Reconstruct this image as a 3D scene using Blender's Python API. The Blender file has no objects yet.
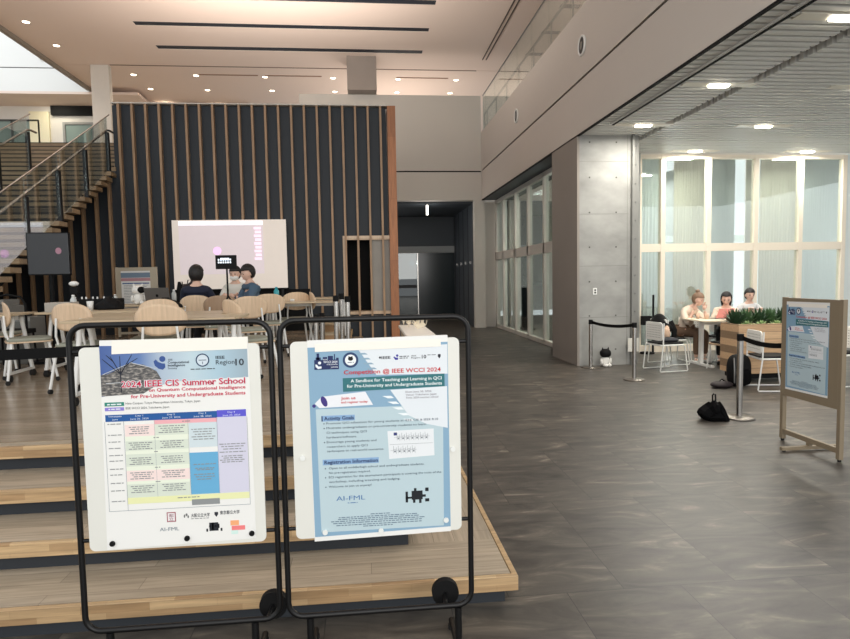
import bpy, bmesh, math, random
from mathutils import Vector, Matrix
random.seed(7)
PI = math.pi
S = bpy.context.scene
COL = S.collection
# ------------------------------------------------------------------ camera
def cam_rows(yaw, pitch, roll):
    f = Vector((math.sin(yaw), math.cos(yaw), 0)); r = Vector((math.cos(yaw), -math.sin(yaw), 0)); u = Vector((0, 0, 1))
    f2 = f*math.cos(pitch)+u*math.sin(pitch); u2 = -f*math.sin(pitch)+u*math.cos(pitch)
    r3 = r*math.cos(roll)+u2*math.sin(roll); u3 = -r*math.sin(roll)+u2*math.cos(roll)
    return r3, u3, f2
cd = bpy.data.cameras.new('camera'); cam = bpy.data.objects.new('camera', cd); COL.objects.link(cam)
r3, u3, f3 = cam_rows(0.0993778, -0.0691539, -0.0181694)
cam.matrix_world = Matrix(((r3.x, u3.x, -f3.x, 0), (r3.y, u3.y, -f3.y, 0), (r3.z, u3.z, -f3.z, 1.6), (0, 0, 0, 1)))
cd.sensor_fit = 'HORIZONTAL'; cd.sensor_width = 36; cd.lens = 601.2264*36/850; cd.clip_end = 200; cd.clip_start = 0.05
S.camera = cam
# ------------------------------------------------------------------ exposure, world, big lights
S.view_settings.view_transform = 'Standard'; S.view_settings.look = 'None'
S.view_settings.gamma = 1; S.view_settings.exposure = 0.45
S.view_settings.use_curve_mapping = False
W = bpy.data.worlds.new('world'); S.world = W; W.use_nodes = True
bg = W.node_tree.nodes['Background']; bg.inputs[0].default_value = (0.96, 0.98, 1.0, 1); bg.inputs[1].default_value = 0.85

def light(kind, name, loc, energy, color=(1, 1, 1), size=1, size_y=None, target=None, parent=None, **kw):
    d = bpy.data.lights.new(name, kind); d.energy = energy; d.color = color
    if kind == 'AREA':
        d.size = size
        if size_y: d.shape = 'RECTANGLE'; d.size_y = size_y
    elif kind in ('POINT', 'SPOT'): d.shadow_soft_size = size
    for k, v in kw.items(): setattr(d, k, v)
    o = bpy.data.objects.new(name, d); COL.objects.link(o); o.location = loc
    if target is not None:
        o.rotation_euler = (Vector(target)-Vector(loc)).to_track_quat('-Z', 'Y').to_euler()
    if parent: o.parent = parent
    return o
# daylight from the glazed facade behind the window wall (right) and from the light well (left, back)
light('AREA', 'daylight_facade', (8.0, 13.8, 2.6), 430, (1.0, 0.99, 0.97), 6.0, 5.0, target=(8.0, 5, 2.6))
light('AREA', 'daylight_light_well', (-13.0, 17.5, 12.5), 130, (0.93, 0.98, 1.0), 6, 6, target=(-11, 21.5, 7))
light('AREA', 'front_fill', (1.5, -7.0, 4.0), 420, (1.0, 0.96, 0.91), 10, 5, target=(1.0, 6, 2.5))  # unseen panel added behind the camera to brighten the surfaces facing it
# unseen area lights added to stand in for bounced light on the high ceiling
light('AREA', 'ceiling_fill', (-2.0, 13.6, 5.1), 200, (1.0, 0.90, 0.81), 4.6, 2.2, target=(-2.0, 13.6, 9))
light('AREA', 'ceiling_fill', (1.2, 21.6, 5.1), 70, (1.0, 0.86, 0.74), 2.0, 2.0, target=(1.2, 21.6, 9))

# ------------------------------------------------------------------ materials
def lin(c): return tuple(((v/255)/12.92 if v/255 <= 0.04045 else ((v/255+0.055)/1.055)**2.4) for v in c)
MATS = {}
def mat(name, rgb, rough=0.6, metal=0.0, noise=0.0, scale=8.0, emit=0.0, spec=0.5, trans=0.0, bump=0.0, stretch=(1, 1, 1)):
    if name in MATS: return MATS[name]
    m = bpy.data.materials.new(name); m.use_nodes = True; nt = m.node_tree; b = nt.nodes['Principled BSDF']
    c = lin(rgb)
    b.inputs['Base Color'].default_value = (*c, 1); b.inputs['Roughness'].default_value = rough
    b.inputs['Metallic'].default_value = metal; b.inputs['Specular IOR Level'].default_value = spec
    if trans: b.inputs['Transmission Weight'].default_value = trans
    if emit:
        b.inputs['Emission Color'].default_value = (*c, 1); b.inputs['Emission Strength'].default_value = emit
    tc = nt.nodes.new('ShaderNodeTexCoord'); mp = nt.nodes.new('ShaderNodeMapping'); nz = nt.nodes.new('ShaderNodeTexNoise')
    nt.links.new(tc.outputs['Object'], mp.inputs[0]); nt.links.new(mp.outputs[0], nz.inputs['Vector'])
    mp.inputs['Scale'].default_value = stretch; nz.inputs['Scale'].default_value = scale; nz.inputs['Detail'].default_value = 5
    k = noise if noise else 0.03
    mx = nt.nodes.new('ShaderNodeMix'); mx.data_type = 'RGBA'
    mx.inputs['A'].default_value = (*[v*(1-k) for v in c], 1); mx.inputs['B'].default_value = (*[min(1, v*(1+k)) for v in c], 1)
    nt.links.new(nz.outputs[0], mx.inputs['Factor']); nt.links.new(mx.outputs['Result'], b.inputs['Base Color'])
    if bump:
        bp = nt.nodes.new('ShaderNodeBump'); bp.inputs['Strength'].default_value = bump; bp.inputs['Distance'].default_value = 0.01
        nt.links.new(nz.outputs[0], bp.inputs['Height']); nt.links.new(bp.outputs[0], b.inputs['Normal'])
    MATS[name] = m
    return m

def ramp(nt, cols):
    r = nt.nodes.new('ShaderNodeValToRGB'); e = r.color_ramp.elements
    while len(e) < len(cols): e.new(0.5)
    for i, (p, c) in enumerate(cols): e[i].position = p; e[i].color = (*lin(c), 1)
    return r

def floor_mat():
    m = bpy.data.materials.new('slate_tile'); m.use_nodes = True; nt = m.node_tree; b = nt.nodes['Principled BSDF']
    tc = nt.nodes.new('ShaderNodeTexCoord')
    mp = nt.nodes.new('ShaderNodeMapping'); mp.inputs['Location'].default_value = (-0.98, -0.45, 0)
    nt.links.new(tc.outputs['Object'], mp.inputs[0])
    br = nt.nodes.new('ShaderNodeTexBrick'); br.offset = 0.5; br.inputs['Scale'].default_value = 1
    br.inputs['Brick Width'].default_value = 0.6; br.inputs['Row Height'].default_value = 1.2; br.inputs['Mortar Size'].default_value = 0.0022
    br.inputs['Color1'].default_value = (0.0, 0.0, 0.0, 1); br.inputs['Color2'].default_value = (1, 1, 1, 1); br.inputs['Mortar'].default_value = (0.5, 0.5, 0.5, 1)
    nt.links.new(mp.outputs[0], br.inputs['Vector'])
    # each tile samples its own patch of stone
    add = nt.nodes.new('ShaderNodeVectorMath'); add.operation = 'MULTIPLY_ADD'
    nt.links.new(br.outputs['Color'], add.inputs[0]); add.inputs[1].default_value = (7, 11, 3); nt.links.new(tc.outputs['Object'], add.inputs[2])
    mp2 = nt.nodes.new('ShaderNodeMapping'); mp2.inputs['Scale'].default_value = (1.0, 3.4, 1); mp2.inputs['Rotation'].default_value = (0, 0, 0.25)
    nt.links.new(add.outputs[0], mp2.inputs[0])
    n1 = nt.nodes.new('ShaderNodeTexNoise'); n1.inputs['Scale'].default_value = 2.1; n1.inputs['Detail'].default_value = 9; n1.inputs['Roughness'].default_value = 0.62; n1.inputs['Distortion'].default_value = 0.9
    nt.links.new(mp2.outputs[0], n1.inputs['Vector'])
    r = ramp(nt, [(0.26, (48, 45, 42)), (0.44, (72, 68, 63)), (0.56, (86, 81, 74)), (0.64, (106, 99, 89)), (0.73, (146, 137, 124))])
    nt.links.new(n1.outputs[0], r.inputs[0])
    mx = nt.nodes.new('ShaderNodeMix'); mx.data_type = 'RGBA'; nt.links.new(br.outputs['Fac'], mx.inputs['Factor'])
    nt.links.new(r.outputs[0], mx.inputs['A']); mx.inputs['B'].default_value = (*lin((48, 46, 44)), 1)
    nt.links.new(mx.outputs['Result'], b.inputs['Base Color'])
    b.inputs['Roughness'].default_value = 0.42
    bp = nt.nodes.new('ShaderNodeBump'); bp.inputs['Strength'].default_value = 0.25; bp.inputs['Distance'].default_value = 0.004
    nt.links.new(n1.outputs[0], bp.inputs['Height']); nt.links.new(bp.outputs[0], b.inputs['Normal'])
    return m

def wood_mat(name, c1, c2, bw, rh, rough=0.45, along='x', grain=0.35, mortar=0.0012):
    if name in MATS: return MATS[name]
    m = bpy.data.materials.new(name); m.use_nodes = True; nt = m.node_tree; b = nt.nodes['Principled BSDF']
    tc = nt.nodes.new('ShaderNodeTexCoord'); mp = nt.nodes.new('ShaderNodeMapping')
    nt.links.new(tc.outputs['Object'], mp.inputs[0])
    if along == 'z': mp.inputs['Rotation'].default_value = (0, PI/2, 0)
    if along == 'y': mp.inputs['Rotation'].default_value = (0, 0, PI/2)
    if along == 'xz': mp.inputs['Rotation'].default_value = (PI/2, 0, 0)
    br = nt.nodes.new('ShaderNodeTexBrick'); br.offset = 0.37; br.inputs['Scale'].default_value = 1
    br.inputs['Brick Width'].default_value = bw; br.inputs['Row Height'].default_value = rh; br.inputs['Mortar Size'].default_value = mortar
    br.inputs['Color1'].default_value = (*lin(c1), 1); br.inputs['Color2'].default_value = (*lin(c2), 1)
    br.inputs['Mortar'].default_value = (*[v*0.45 for v in lin(c2)], 1)
    nt.links.new(mp.outputs[0], br.inputs['Vector'])
    mp2 = nt.nodes.new('ShaderNodeMapping'); mp2.inputs['Scale'].default_value = (1.5, 22, 22)
    nt.links.new(mp.outputs[0], mp2.inputs[0])
    nz = nt.nodes.new('ShaderNodeTexNoise'); nz.inputs['Scale'].default_value = 2.2; nz.inputs['Detail'].default_value = 6
    nt.links.new(mp2.outputs[0], nz.inputs['Vector'])
    r = nt.nodes.new('ShaderNodeMapRange'); r.inputs['From Min'].default_value = 0.3; r.inputs['From Max'].default_value = 0.7
    r.inputs['To Min'].default_value = 1-grain; r.inputs['To Max'].default_value = 1+grain*0.4
    nt.links.new(nz.outputs[0], r.inputs[0])
    mul = nt.nodes.new('ShaderNodeVectorMath'); mul.operation = 'SCALE'
    nt.links.new(br.outputs['Color'], mul.inputs[0]); nt.links.new(r.outputs[0], mul.inputs['Scale'])
    nt.links.new(mul.outputs[0], b.inputs['Base Color']); b.inputs['Roughness'].default_value = rough
    MATS[name] = m
    return m

def glass_mat(name, tint=(235, 245, 243), refl=0.12, rough=0.0):
    if name in MATS: return MATS[name]
    m = bpy.data.materials.new(name); m.use_nodes = True; nt = m.node_tree; nt.nodes.clear()
    o = nt.nodes.new('ShaderNodeOutputMaterial'); t = nt.nodes.new('ShaderNodeBsdfTransparent'); t.inputs[0].default_value = (*lin(tint), 1)
    g = nt.nodes.new('ShaderNodeBsdfGlossy'); g.inputs['Roughness'].default_value = rough; g.inputs[0].default_value = (0.9, 0.95, 0.95, 1)
    fr = nt.nodes.new('ShaderNodeLayerWeight'); fr.inputs[0].default_value = 0.25
    mr = nt.nodes.new('ShaderNodeMapRange'); mr.inputs['To Min'].default_value = refl; mr.inputs['To Max'].default_value = 0.75
    nt.links.new(fr.outputs['Facing'], mr.inputs[0])
    mx = nt.nodes.new('ShaderNodeMixShader'); nt.links.new(mr.outputs[0], mx.inputs[0]); nt.links.new(t.outputs[0], mx.inputs[1]); nt.links.new(g.outputs[0], mx.inputs[2])
    nt.links.new(mx.outputs[0], o.inputs[0])
    MATS[name] = m
    return m

def concrete_mat():
    m = mat('board_formed_concrete', (150, 150, 146), 0.75, noise=0.42, scale=2.3, stretch=(1, 1, 1.6))
    return m

def cloth_mat(name, rgb, transl=0.5):
    if name in MATS: return MATS[name]
    m = bpy.data.materials.new(name); m.use_nodes = True; nt = m.node_tree; b = nt.nodes['Principled BSDF']
    b.inputs['Base Color'].default_value = (*lin(rgb), 1); b.inputs['Roughness'].default_value = 0.9
    t = nt.nodes.new('ShaderNodeBsdfTranslucent'); t.inputs[0].default_value = (*lin(rgb), 1)
    w = nt.nodes.new('ShaderNodeTexNoise'); w.inputs['Scale'].default_value = 3
    mx = nt.nodes.new('ShaderNodeMixShader'); mx.inputs[0].default_value = transl
    nt.links.new(b.outputs[0], mx.inputs[1]); nt.links.new(t.outputs[0], mx.inputs[2])
    nt.links.new(mx.outputs[0], nt.nodes['Material Output'].inputs[0])
    MATS[name] = m
    return m

def print_mat(name, rgb): return mat('print_'+name, rgb, 0.55, spec=0.3, noise=0.01)

def perf_mat():
    m = mat('white_perforated_plastic', (225, 224, 218), 0.5)
    return m

M_white = mat('white_paint', (222, 218, 210), 0.6)
M_wallg = mat('grey_white_wall', (202, 197, 188), 0.7, noise=0.05, scale=0.7)
M_balc = mat('balcony_panel', (194, 186, 177), 0.6, noise=0.05, scale=0.5)
M_ceil = mat('ceiling_plaster', (234, 216, 204), 0.85, noise=0.02, scale=0.4)
M_ceilw = mat('white_plaster', (232, 234, 232), 0.8, noise=0.02, scale=0.4)
M_dark = mat('dark_slate_panel', (66, 72, 78), 0.55, noise=0.06, scale=2)
M_wallpanel = mat('dark_blue_grey_wall', (36, 43, 50), 0.6, noise=0.1, scale=3)
M_riser = mat('slate_riser', (48, 52, 57), 0.7, spec=0.3)
M_black = mat('black_metal', (11, 11, 12), 0.4, spec=0.35)
M_blackm = mat('matte_black', (9, 9, 10), 0.75, spec=0.25)
M_belt = mat('black_belt_webbing', (8, 8, 9), 0.8, spec=0.2)
M_rubber = mat('black_rubber', (20, 20, 20), 0.8)
M_steel = mat('brushed_steel', (190, 188, 184), 0.25, metal=1.0)
M_steelg = mat('grey_steel', (120, 120, 118), 0.4, metal=0.7)
M_whitemetal = mat('white_metal', (228, 228, 224), 0.35)
M_conc = concrete_mat()
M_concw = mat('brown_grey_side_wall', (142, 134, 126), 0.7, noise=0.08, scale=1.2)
M_hole = mat('formwork_hole', (84, 82, 78), 0.9); M_joint = mat('formwork_joint', (128, 127, 122), 0.9)
M_glass = glass_mat('window_glass', (244, 249, 247), 0.09)
M_glassr = glass_mat('rail_glass', (244, 247, 245), 0.03)
M_glassd = glass_mat('dark_door_glass', (70, 84, 90), 0.10)
M_curt = cloth_mat('grey_beige_curtain', (212, 207, 196), 0.4)
M_curtb = cloth_mat('pale_blue_curtain', (206, 209, 206), 0.4)
M_slatwood = wood_mat('timber_slat', (170, 138, 106), (152, 122, 94), 3.0, 0.2, 0.5, 'z', 0.25)
M_postwood = wood_mat('timber_end_post', (176, 116, 74), (150, 96, 60), 1.2, 0.06, 0.5, 'z', 0.25)
M_nose = wood_mat('oak_block_edge', (206, 176, 134), (168, 136, 98), 0.30, 0.037, 0.45, 'xz', 0.3, 0.0003)
M_tread = wood_mat('grey_oak_tread', (186, 170, 148), (164, 150, 130), 1.1, 0.115, 0.42, 'x', 0.25)
M_treadr = wood_mat('grey_oak_border', (186, 170, 148), (166, 152, 132), 1.1, 0.115, 0.42, 'y', 0.25)
M_stagefl = wood_mat('stage_oak_floor', (168, 152, 132), (150, 134, 114), 1.4, 0.09, 0.22, 'x', 0.2)
M_stair = wood_mat('stair_oak', (156, 132, 100), (128, 106, 78), 1.3, 0.3, 0.5, 'x', 0.3)
M_table = wood_mat('birch_table_top', (202, 182, 152), (188, 168, 138), 1.4, 0.2, 0.4, 'x', 0.15)
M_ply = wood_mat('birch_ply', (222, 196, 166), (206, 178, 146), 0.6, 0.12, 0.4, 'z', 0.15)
M_plyshade = wood_mat('shaded_ply', (166, 138, 112), (150, 124, 98), 0.6, 0.12, 0.4, 'z', 0.15)  # birch ply with shade put into its colour
M_planter = wood_mat('planter_cedar', (206, 172, 134), (192, 158, 122), 1.6, 0.105, 0.55, 'xz', 0.2, 0.003)
M_seatpad = mat('sage_grey_fabric', (150, 152, 138), 0.9)
M_skin = mat('skin', (214, 176, 156), 0.6)
M_hair = mat('black_hair', (20, 16, 15), 0.6)
M_slatal = mat('aluminium_slat', (226, 226, 221), 0.5)
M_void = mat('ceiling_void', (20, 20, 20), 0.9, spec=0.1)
M_counter = mat('white_counter_top', (246, 240, 230), 0.45)

# ------------------------------------------------------------------ mesh builder
class MB:
    def __init__(s): s.v = []; s.f = []; s.mi = []; s.sm = []
    def add(s, vs, fs, mi=0, smooth=False):
        n = len(s.v); s.v += [tuple(p) for p in vs]
        for f in fs: s.f.append(tuple(n+i for i in f)); s.mi.append(mi); s.sm.append(smooth)
        return s
    def box(s, c, d, mi=0, rot=None):
        x, y, z = [q/2 for q in d]
        vs = [Vector((a*x, b*y, e*z)) for a in (-1, 1) for b in (-1, 1) for e in (-1, 1)]
        if rot is not None: vs = [rot @ v for v in vs]
        vs = [v+Vector(c) for v in vs]
        return s.add(vs, [(0, 1, 3, 2), (4, 6, 7, 5), (0, 4, 5, 1), (2, 3, 7, 6), (0, 2, 6, 4), (1, 5, 7, 3)], mi)
    def bb(s, x0, x1, y0, y1, z0, z1, mi=0):
        return s.box(((x0+x1)/2, (y0+y1)/2, (z0+z1)/2), (abs(x1-x0), abs(y1-y0), abs(z1-z0)), mi)
    def tube(s, pts, r, seg=10, closed=False, mi=0, cap=True):
        P = [Vector(p) for p in pts]; n = len(P)
        R = r if isinstance(r, (list, tuple)) else [r]*n
        vs = []; up = None
        for i, p in enumerate(P):
            if closed: t = (P[(i+1) % n]-P[i-1])
            else: t = (P[min(i+1, n-1)]-P[max(i-1, 0)])
            t.normalize()
            if up is None:
                a = Vector((0, 0, 1)) if abs(t.z) < 0.9 else Vector((1, 0, 0)); up = (a-t*a.dot(t)).normalized()
            else:
                up = (up-t*up.dot(t)); up = up.normalized() if up.length > 1e-6 else Vector((1, 0, 0))
            sd = t.cross(up)
            for k in range(seg):
                a = 2*PI*k/seg; vs.append(p+(up*math.cos(a)+sd*math.sin(a))*R[i])
        fs = []
        for i in range(n if closed else n-1):
            j = (i+1) % n
            for k in range(seg):
                l = (k+1) % seg; fs.append((i*seg+k, j*seg+k, j*seg+l, i*seg+l))
        s.add(vs, fs, mi, True)
        if not closed and cap:
            s.add(vs[:seg], [tuple(range(seg-1, -1, -1))], mi); s.add(vs[-seg:], [tuple(range(seg))], mi)
        return s
    def cyl(s, a, b, r, r2=None, seg=12, mi=0): return s.tube([a, b], [r, r if r2 is None else r2], seg, mi=mi)
    def lathe(s, prof, c=(0, 0, 0), seg=20, mi=0):
        vs = []; fs = []
        for (r, z) in prof:
            for k in range(seg):
                a = 2*PI*k/seg; vs.append((c[0]+r*math.cos(a), c[1]+r*math.sin(a), c[2]+z))
        for i in range(len(prof)-1):
            for k in range(seg):
                l = (k+1) % seg; fs.append((i*seg+k, i*seg+l, (i+1)*seg+l, (i+1)*seg+k))
        fs += [tuple(range(seg-1, -1, -1)), tuple((len(prof)-1)*seg+k for k in range(seg))]
        return s.add(vs, fs, mi, True)
    def sphere(s, c, r, seg=16, rings=10, fn=None, mi=0, rot=None):
        rx, ry, rz = r if isinstance(r, (tuple, list)) else (r, r, r)
        vs = []; fs = []
        for i in range(rings+1):
            t = PI*i/rings
            for k in range(seg):
                a = 2*PI*k/seg; p = Vector((math.sin(t)*math.cos(a), math.sin(t)*math.sin(a), math.cos(t)))
                if fn: p = fn(p)
                p = Vector((p.x*rx, p.y*ry, p.z*rz))
                if rot is not None: p = rot @ p
                vs.append(p+Vector(c))
        for i in range(rings):
            for k in range(seg):
                l = (k+1) % seg; fs.append((i*seg+k, (i+1)*seg+k, (i+1)*seg+l, i*seg+l))
        return s.add(vs, fs, mi, True)
    def prism(s, poly, a, b, axis='z', mi=0):
        # poly in the plane perpendicular to axis: z:(x,y) y:(x,z) x:(y,z)
        def P(p, h): return {'z': (p[0], p[1], h), 'y': (p[0], h, p[1]), 'x': (h, p[0], p[1])}[axis]
        n = len(poly); vs = [P(p, a) for p in poly]+[P(p, b) for p in poly]
        fs = [tuple(range(n)), tuple(range(2*n-1, n-1, -1))]+[(i, n+i, n+(i+1) % n, (i+1) % n) for i in range(n)]
        return s.add(vs, fs, mi)
    def merge(s, o, mtx=None, mi=None):
        n = len(s.v); s.v += [tuple(mtx @ Vector(v)) if mtx is not None else v for v in o.v]
        s.f += [tuple(n+i for i in f) for f in o.f]; s.mi += [mi if mi is not None else k for k in o.mi]; s.sm += o.sm
        return s

def rrect(w, h, r, n=5, cx=0, cy=0):
    out = []
    for (sx, sy, a0) in ((1, 1, 0), (-1, 1, 90), (-1, -1, 180), (1, -1, 270)):
        for i in range(n+1):
            a = math.radians(a0+90*i/n); out.append((cx+sx*(w/2-r)+r*math.cos(a), cy+sy*(h/2-r)+r*math.sin(a)))
    return out
def ell(cx, cy, rx, ry, n=20): return [(cx+rx*math.cos(2*PI*i/n), cy+ry*math.sin(2*PI*i/n)) for i in range(n)]

def tag(o, label=None, cat=None, group=None, kind=None):
    if label: o['label'] = label
    if cat: o['category'] = cat
    if group: o['group'] = group
    if kind: o['kind'] = kind
    return o
def build(name, mb, m, parent=None, bevel=0, seg=2, sub=0, loc=None, rotz=0):
    me = bpy.data.meshes.new(name); me.from_pydata(mb.v, [], mb.f); me.validate()
    ms = m if isinstance(m, (list, tuple)) else [m]
    for x in ms: me.materials.append(x)
    if len(me.polygons) == len(mb.mi):
        me.polygons.foreach_set('material_index', mb.mi); me.polygons.foreach_set('use_smooth', mb.sm)
    bm = bmesh.new(); bm.from_mesh(me); bmesh.ops.recalc_face_normals(bm, faces=bm.faces); bm.to_mesh(me); bm.free()
    me.update()
    o = bpy.data.objects.new(name, me); COL.objects.link(o)
    if parent is not None: o.parent = parent
    if loc: o.location = loc
    if rotz: o.rotation_euler = (0, 0, rotz)
    if bevel:
        b = o.modifiers.new('bevel', 'BEVEL'); b.width = bevel; b.segments = seg; b.limit_method = 'ANGLE'
    if sub:
        q = o.modifiers.new('sub', 'SUBSURF'); q.levels = sub; q.render_levels = sub
    return o
def struct(name, mb, m, parent=None, **k):
    o = build(name, mb, m, parent, **k)
    if parent is None: o['kind'] = 'structure'
    return o
def thing(name, label, cat, loc=(0, 0, 0), rotz=0, group=None, kind=None):
    o = bpy.data.objects.new(name, None); COL.objects.link(o); o.empty_display_size = 0.1
    o.location = loc; o.rotation_euler = (0, 0, rotz)
    return tag(o, label, cat, group, kind)
KIDS = {}
def dup(root, loc, rotz, label, group=None):
    def cp(o, parent):
        c = o.copy(); COL.objects.link(c)
        if parent is not None: c.parent = parent
        for ch in [x for x in list(o.children)]: cp(ch, c)
        return c
    r = cp(root, None); r.location = loc; r.rotation_euler = (0, 0, rotz); r['label'] = label
    if group: r['group'] = group
    return r

# ================================================================== STRUCTURE
struct('floor', MB().bb(-16, 14, -8, 24, -0.2, 0), floor_mat())

# --- stepped oak platform (three steps and the stage)
STG = 0.616
def stepped():
    ys = [2.761, 3.12, 3.48, 3.84]; zs = [0.154, 0.308, 0.462, 0.616]; xr = [0.707, 0.258, -0.05, -0.25]
    t = thing('stage_platform', None, None, kind='structure')
    tops = MB(); nose = MB(); ris = MB(); rside = MB()
    for i in range(4):
        y0, z, x1 = ys[i], zs[i], xr[i]
        yb = 12.0
        x0 = -9.5
        wide = 0.707
        if i == 3:
            pass
        # slab edge (front nose) and side nose
        nose.bb(x0, x1, y0, y0+0.028, z-0.074, z)
        nose.bb(x1-0.028, x1, y0+0.028, yb, z-0.074, z)
        d = (ys[i+1]+0.06 if i < 3 else yb)
        tops.bb(x0, x1-0.033, y0+0.033, d, z-0.03, z)
        if i < 3: rside.bb(xr[i+1]-0.06, x1-0.033, d, yb, z-0.03, z)
        ris.bb(x0, x1-0.055, y0+0.055, y0+0.075, z-0.154, z-0.05)
        ris.bb(x1-0.075, x1-0.055, y0+0.075, yb, z-0.154, z-0.05)
    build('step_edge', nose, M_nose, t, bevel=0.003)
    build('step_tread', tops, M_tread, t)
    build('side_tread', rside, M_treadr, t)
    build('riser', ris, M_riser, t)
    build('stage_deck', MB().bb(-9.5, -0.284, 3.95, 12.0, STG, STG+0.004), M_stagefl, t)
stepped()

# --- slatted timber wall behind the stage
def slat_wall():
    t = thing('wall_stage', None, None, kind='structure')
    Y = 12.0; top = 4.93
    p = MB()
    p.bb(-4.62, -0.35, Y+0.03, Y+0.16, 0, top)
    p.bb(-0.35, 0.50, Y+0.03, Y+0.16, 0, 0.95); p.bb(-0.35, 0.50, Y+0.03, Y+0.16, 2.45, top)
    p.bb(-9.0, -4.62, Y+0.03, Y+0.16, 0, 3.62)
    p.bb(-4.62, -4.50, Y+0.16, 15.0, 0, top)
    p.bb(0.52, 0.66, Y+0.16, 15.0, 0, top)
    build('backing_panel', p, M_wallpanel, t)
    s = MB(); x = 0.39
    while x > -9.0:
        h = top+0.01 if x > -4.65 else 3.6
        s.bb(x-0.02, x+0.02, Y-0.07, Y+0.03, 0.0, h); x -= 0.2435
    build('timber_slats', s, M_slatwood, t, bevel=0)
    build('end_post', MB().bb(0.52, 0.68, Y-0.09, Y+0.16, 0.0, top+0.01), M_postwood, t)
    build('top_trim', MB().bb(-4.60, 0.68, Y-0.07, Y+0.18, top+0.011, top+0.03), M_wallg, t)
    # niche with pale jamb panel
    n = MB(); n.bb(-0.36, 0.52, Y-0.02, Y+0.5, 0.90, 0.96); n.bb(-0.36, 0.52, Y-0.02, Y+0.05, 2.37, 2.45); n.bb(-0.40, -0.35, Y-0.02, Y+0.05, 0.90, 2.45)
    build('niche_frame', n, M_ply, t)
    build('niche_back', MB().bb(-0.35, 0.19, Y+0.45, Y+0.5, 0.9, 2.45), M_blackm, t)
    build('niche_panel', MB().bb(0.17, 0.52, Y+0.06, Y+0.5, 0.96, 2.45), mat('pale_concrete_panel', (168, 164, 156), 0.7, noise=0.15, scale=3), t)
slat_wall()

# --- back wall and corridor
def back():
    Y = 18.65; t = thing('wall_back', None, None, kind='structure')
    w = MB(); w.bb(-1.80, 3.70, Y, Y+0.3, 4.88, 7.15); w.bb(-1.80, 3.70, Y, Y+0.3, 3.98, 4.84)
    build('upper_panel', w, M_wallg, t)
    build('shadow_groove', MB().bb(-1.79, 3.69, Y+0.02, Y+0.29, 4.82, 4.90), M_void, t)
    build('lower_core', MB().bb(-1.80, 0.9, Y, Y+0.3, 0, 3.98), M_wallg, t)
    build('end_panel', MB().bb(3.46, 3.80, Y, Y+0.25, 0, 3.98), M_wallg, t)
    build('return_panel', MB().bb(3.84, 4.2, Y+0.3, Y+0.5, 0, 3.95), M_wallg, t)
    struct('ceiling_corridor', MB().bb(0.6, 3.8, Y+0.3, 23.3, 3.92, 4.0), M_dark)
    # side cupboards
    c = thing('wall_cupboards', None, None, kind='structure')
    build('cupboard_panel', MB().bb(3.47, 3.6, Y+0.25, 23.2, 0, 3.92), M_dark, c)
    g = MB()
    for k in range(5): g.bb(3.462, 3.47, Y+0.3+k*0.95, Y+0.31+k*0.95, 0, 3.9)
    build('panel_joint', g, M_void, c)
    for k in range(4): build('door_handle', MB().bb(3.43, 3.47, Y+0.75+k*0.95, Y+0.80+k*0.95, 2.02, 2.12), M_steel, c)
    e = thing('wall_corridor', None, None, kind='structure')
    build('dark_panel', MB().bb(0.9, 3.6, 23.0, 23.15, 2.80, 3.92), M_dark, e)
    build('door_header', MB().bb(0.9, 3.6, 22.95, 23.15, 2.55, 2.80), mat('header_grey', (160, 162, 160), 0.5), e)
    build('dark_backing', MB().bb(0.9, 3.6, 24.2, 24.3, 0, 2.6), M_blackm, e)
    d = thing('door_1', None, None, kind='structure')
    build('glass_leaf', MB().bb(1.2, 2.02, 23.05, 23.07, 0.05, 2.55), M_glassd, d)
    build('door_stile', MB().bb(2.03, 2.07, 23.0, 23.1, 0, 2.55), M_steel, d)
    build('dark_leaf', MB().bb(2.08, 3.5, 23.06, 23.1, 0, 2.55), mat('dark_teal_door', (30, 42, 46), 0.15), d)
    build('push_bar', MB().bb(1.2, 2.0, 22.98, 23.02, 1.22, 1.34), M_black, d)
    l = thing('tube_light', 'white tube lamp on the dark corridor ceiling', 'ceiling light', (2.03, 19.04, 3.92))
    build('tube', MB().cyl((0, 0, -0.34), (0, 0, -0.04), 0.035), mat('tube_glow', (255, 250, 240), emit=3), l)
    build('mount', MB().cyl((0, 0, -0.04), (0, 0, 0), 0.05), M_steel, l)
    light('POINT', 'corridor_lamp', (2.03, 19.04, 3.4), 9, (1, 0.97, 0.92), 0.06)
    light('POINT', 'room_lamp_behind_door', (1.85, 23.55, 2.15), 5, (0.9, 1, 1), 0.05)
    lb = thing('wall_lamp', 'glowing round lamp seen through the corridor glass door', 'lamp', (1.89, 23.75, 2.19))
    build('globe', MB().sphere((0, 0, 0), 0.09), mat('globe_glow', (240, 255, 245), emit=4), lb)
    build('bracket', MB().bb(-0.03, 0.03, 0.06, 0.46, -0.03, 0.03), M_steel, lb)
    # column above the back wall
    struct('column_upper', MB().bb(-0.35, 0.51, 18.2, 19.1, 7.15, 8.12), mat('column_grey', (150, 140, 132), 0.8, noise=0.1, scale=2))
back()

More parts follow.
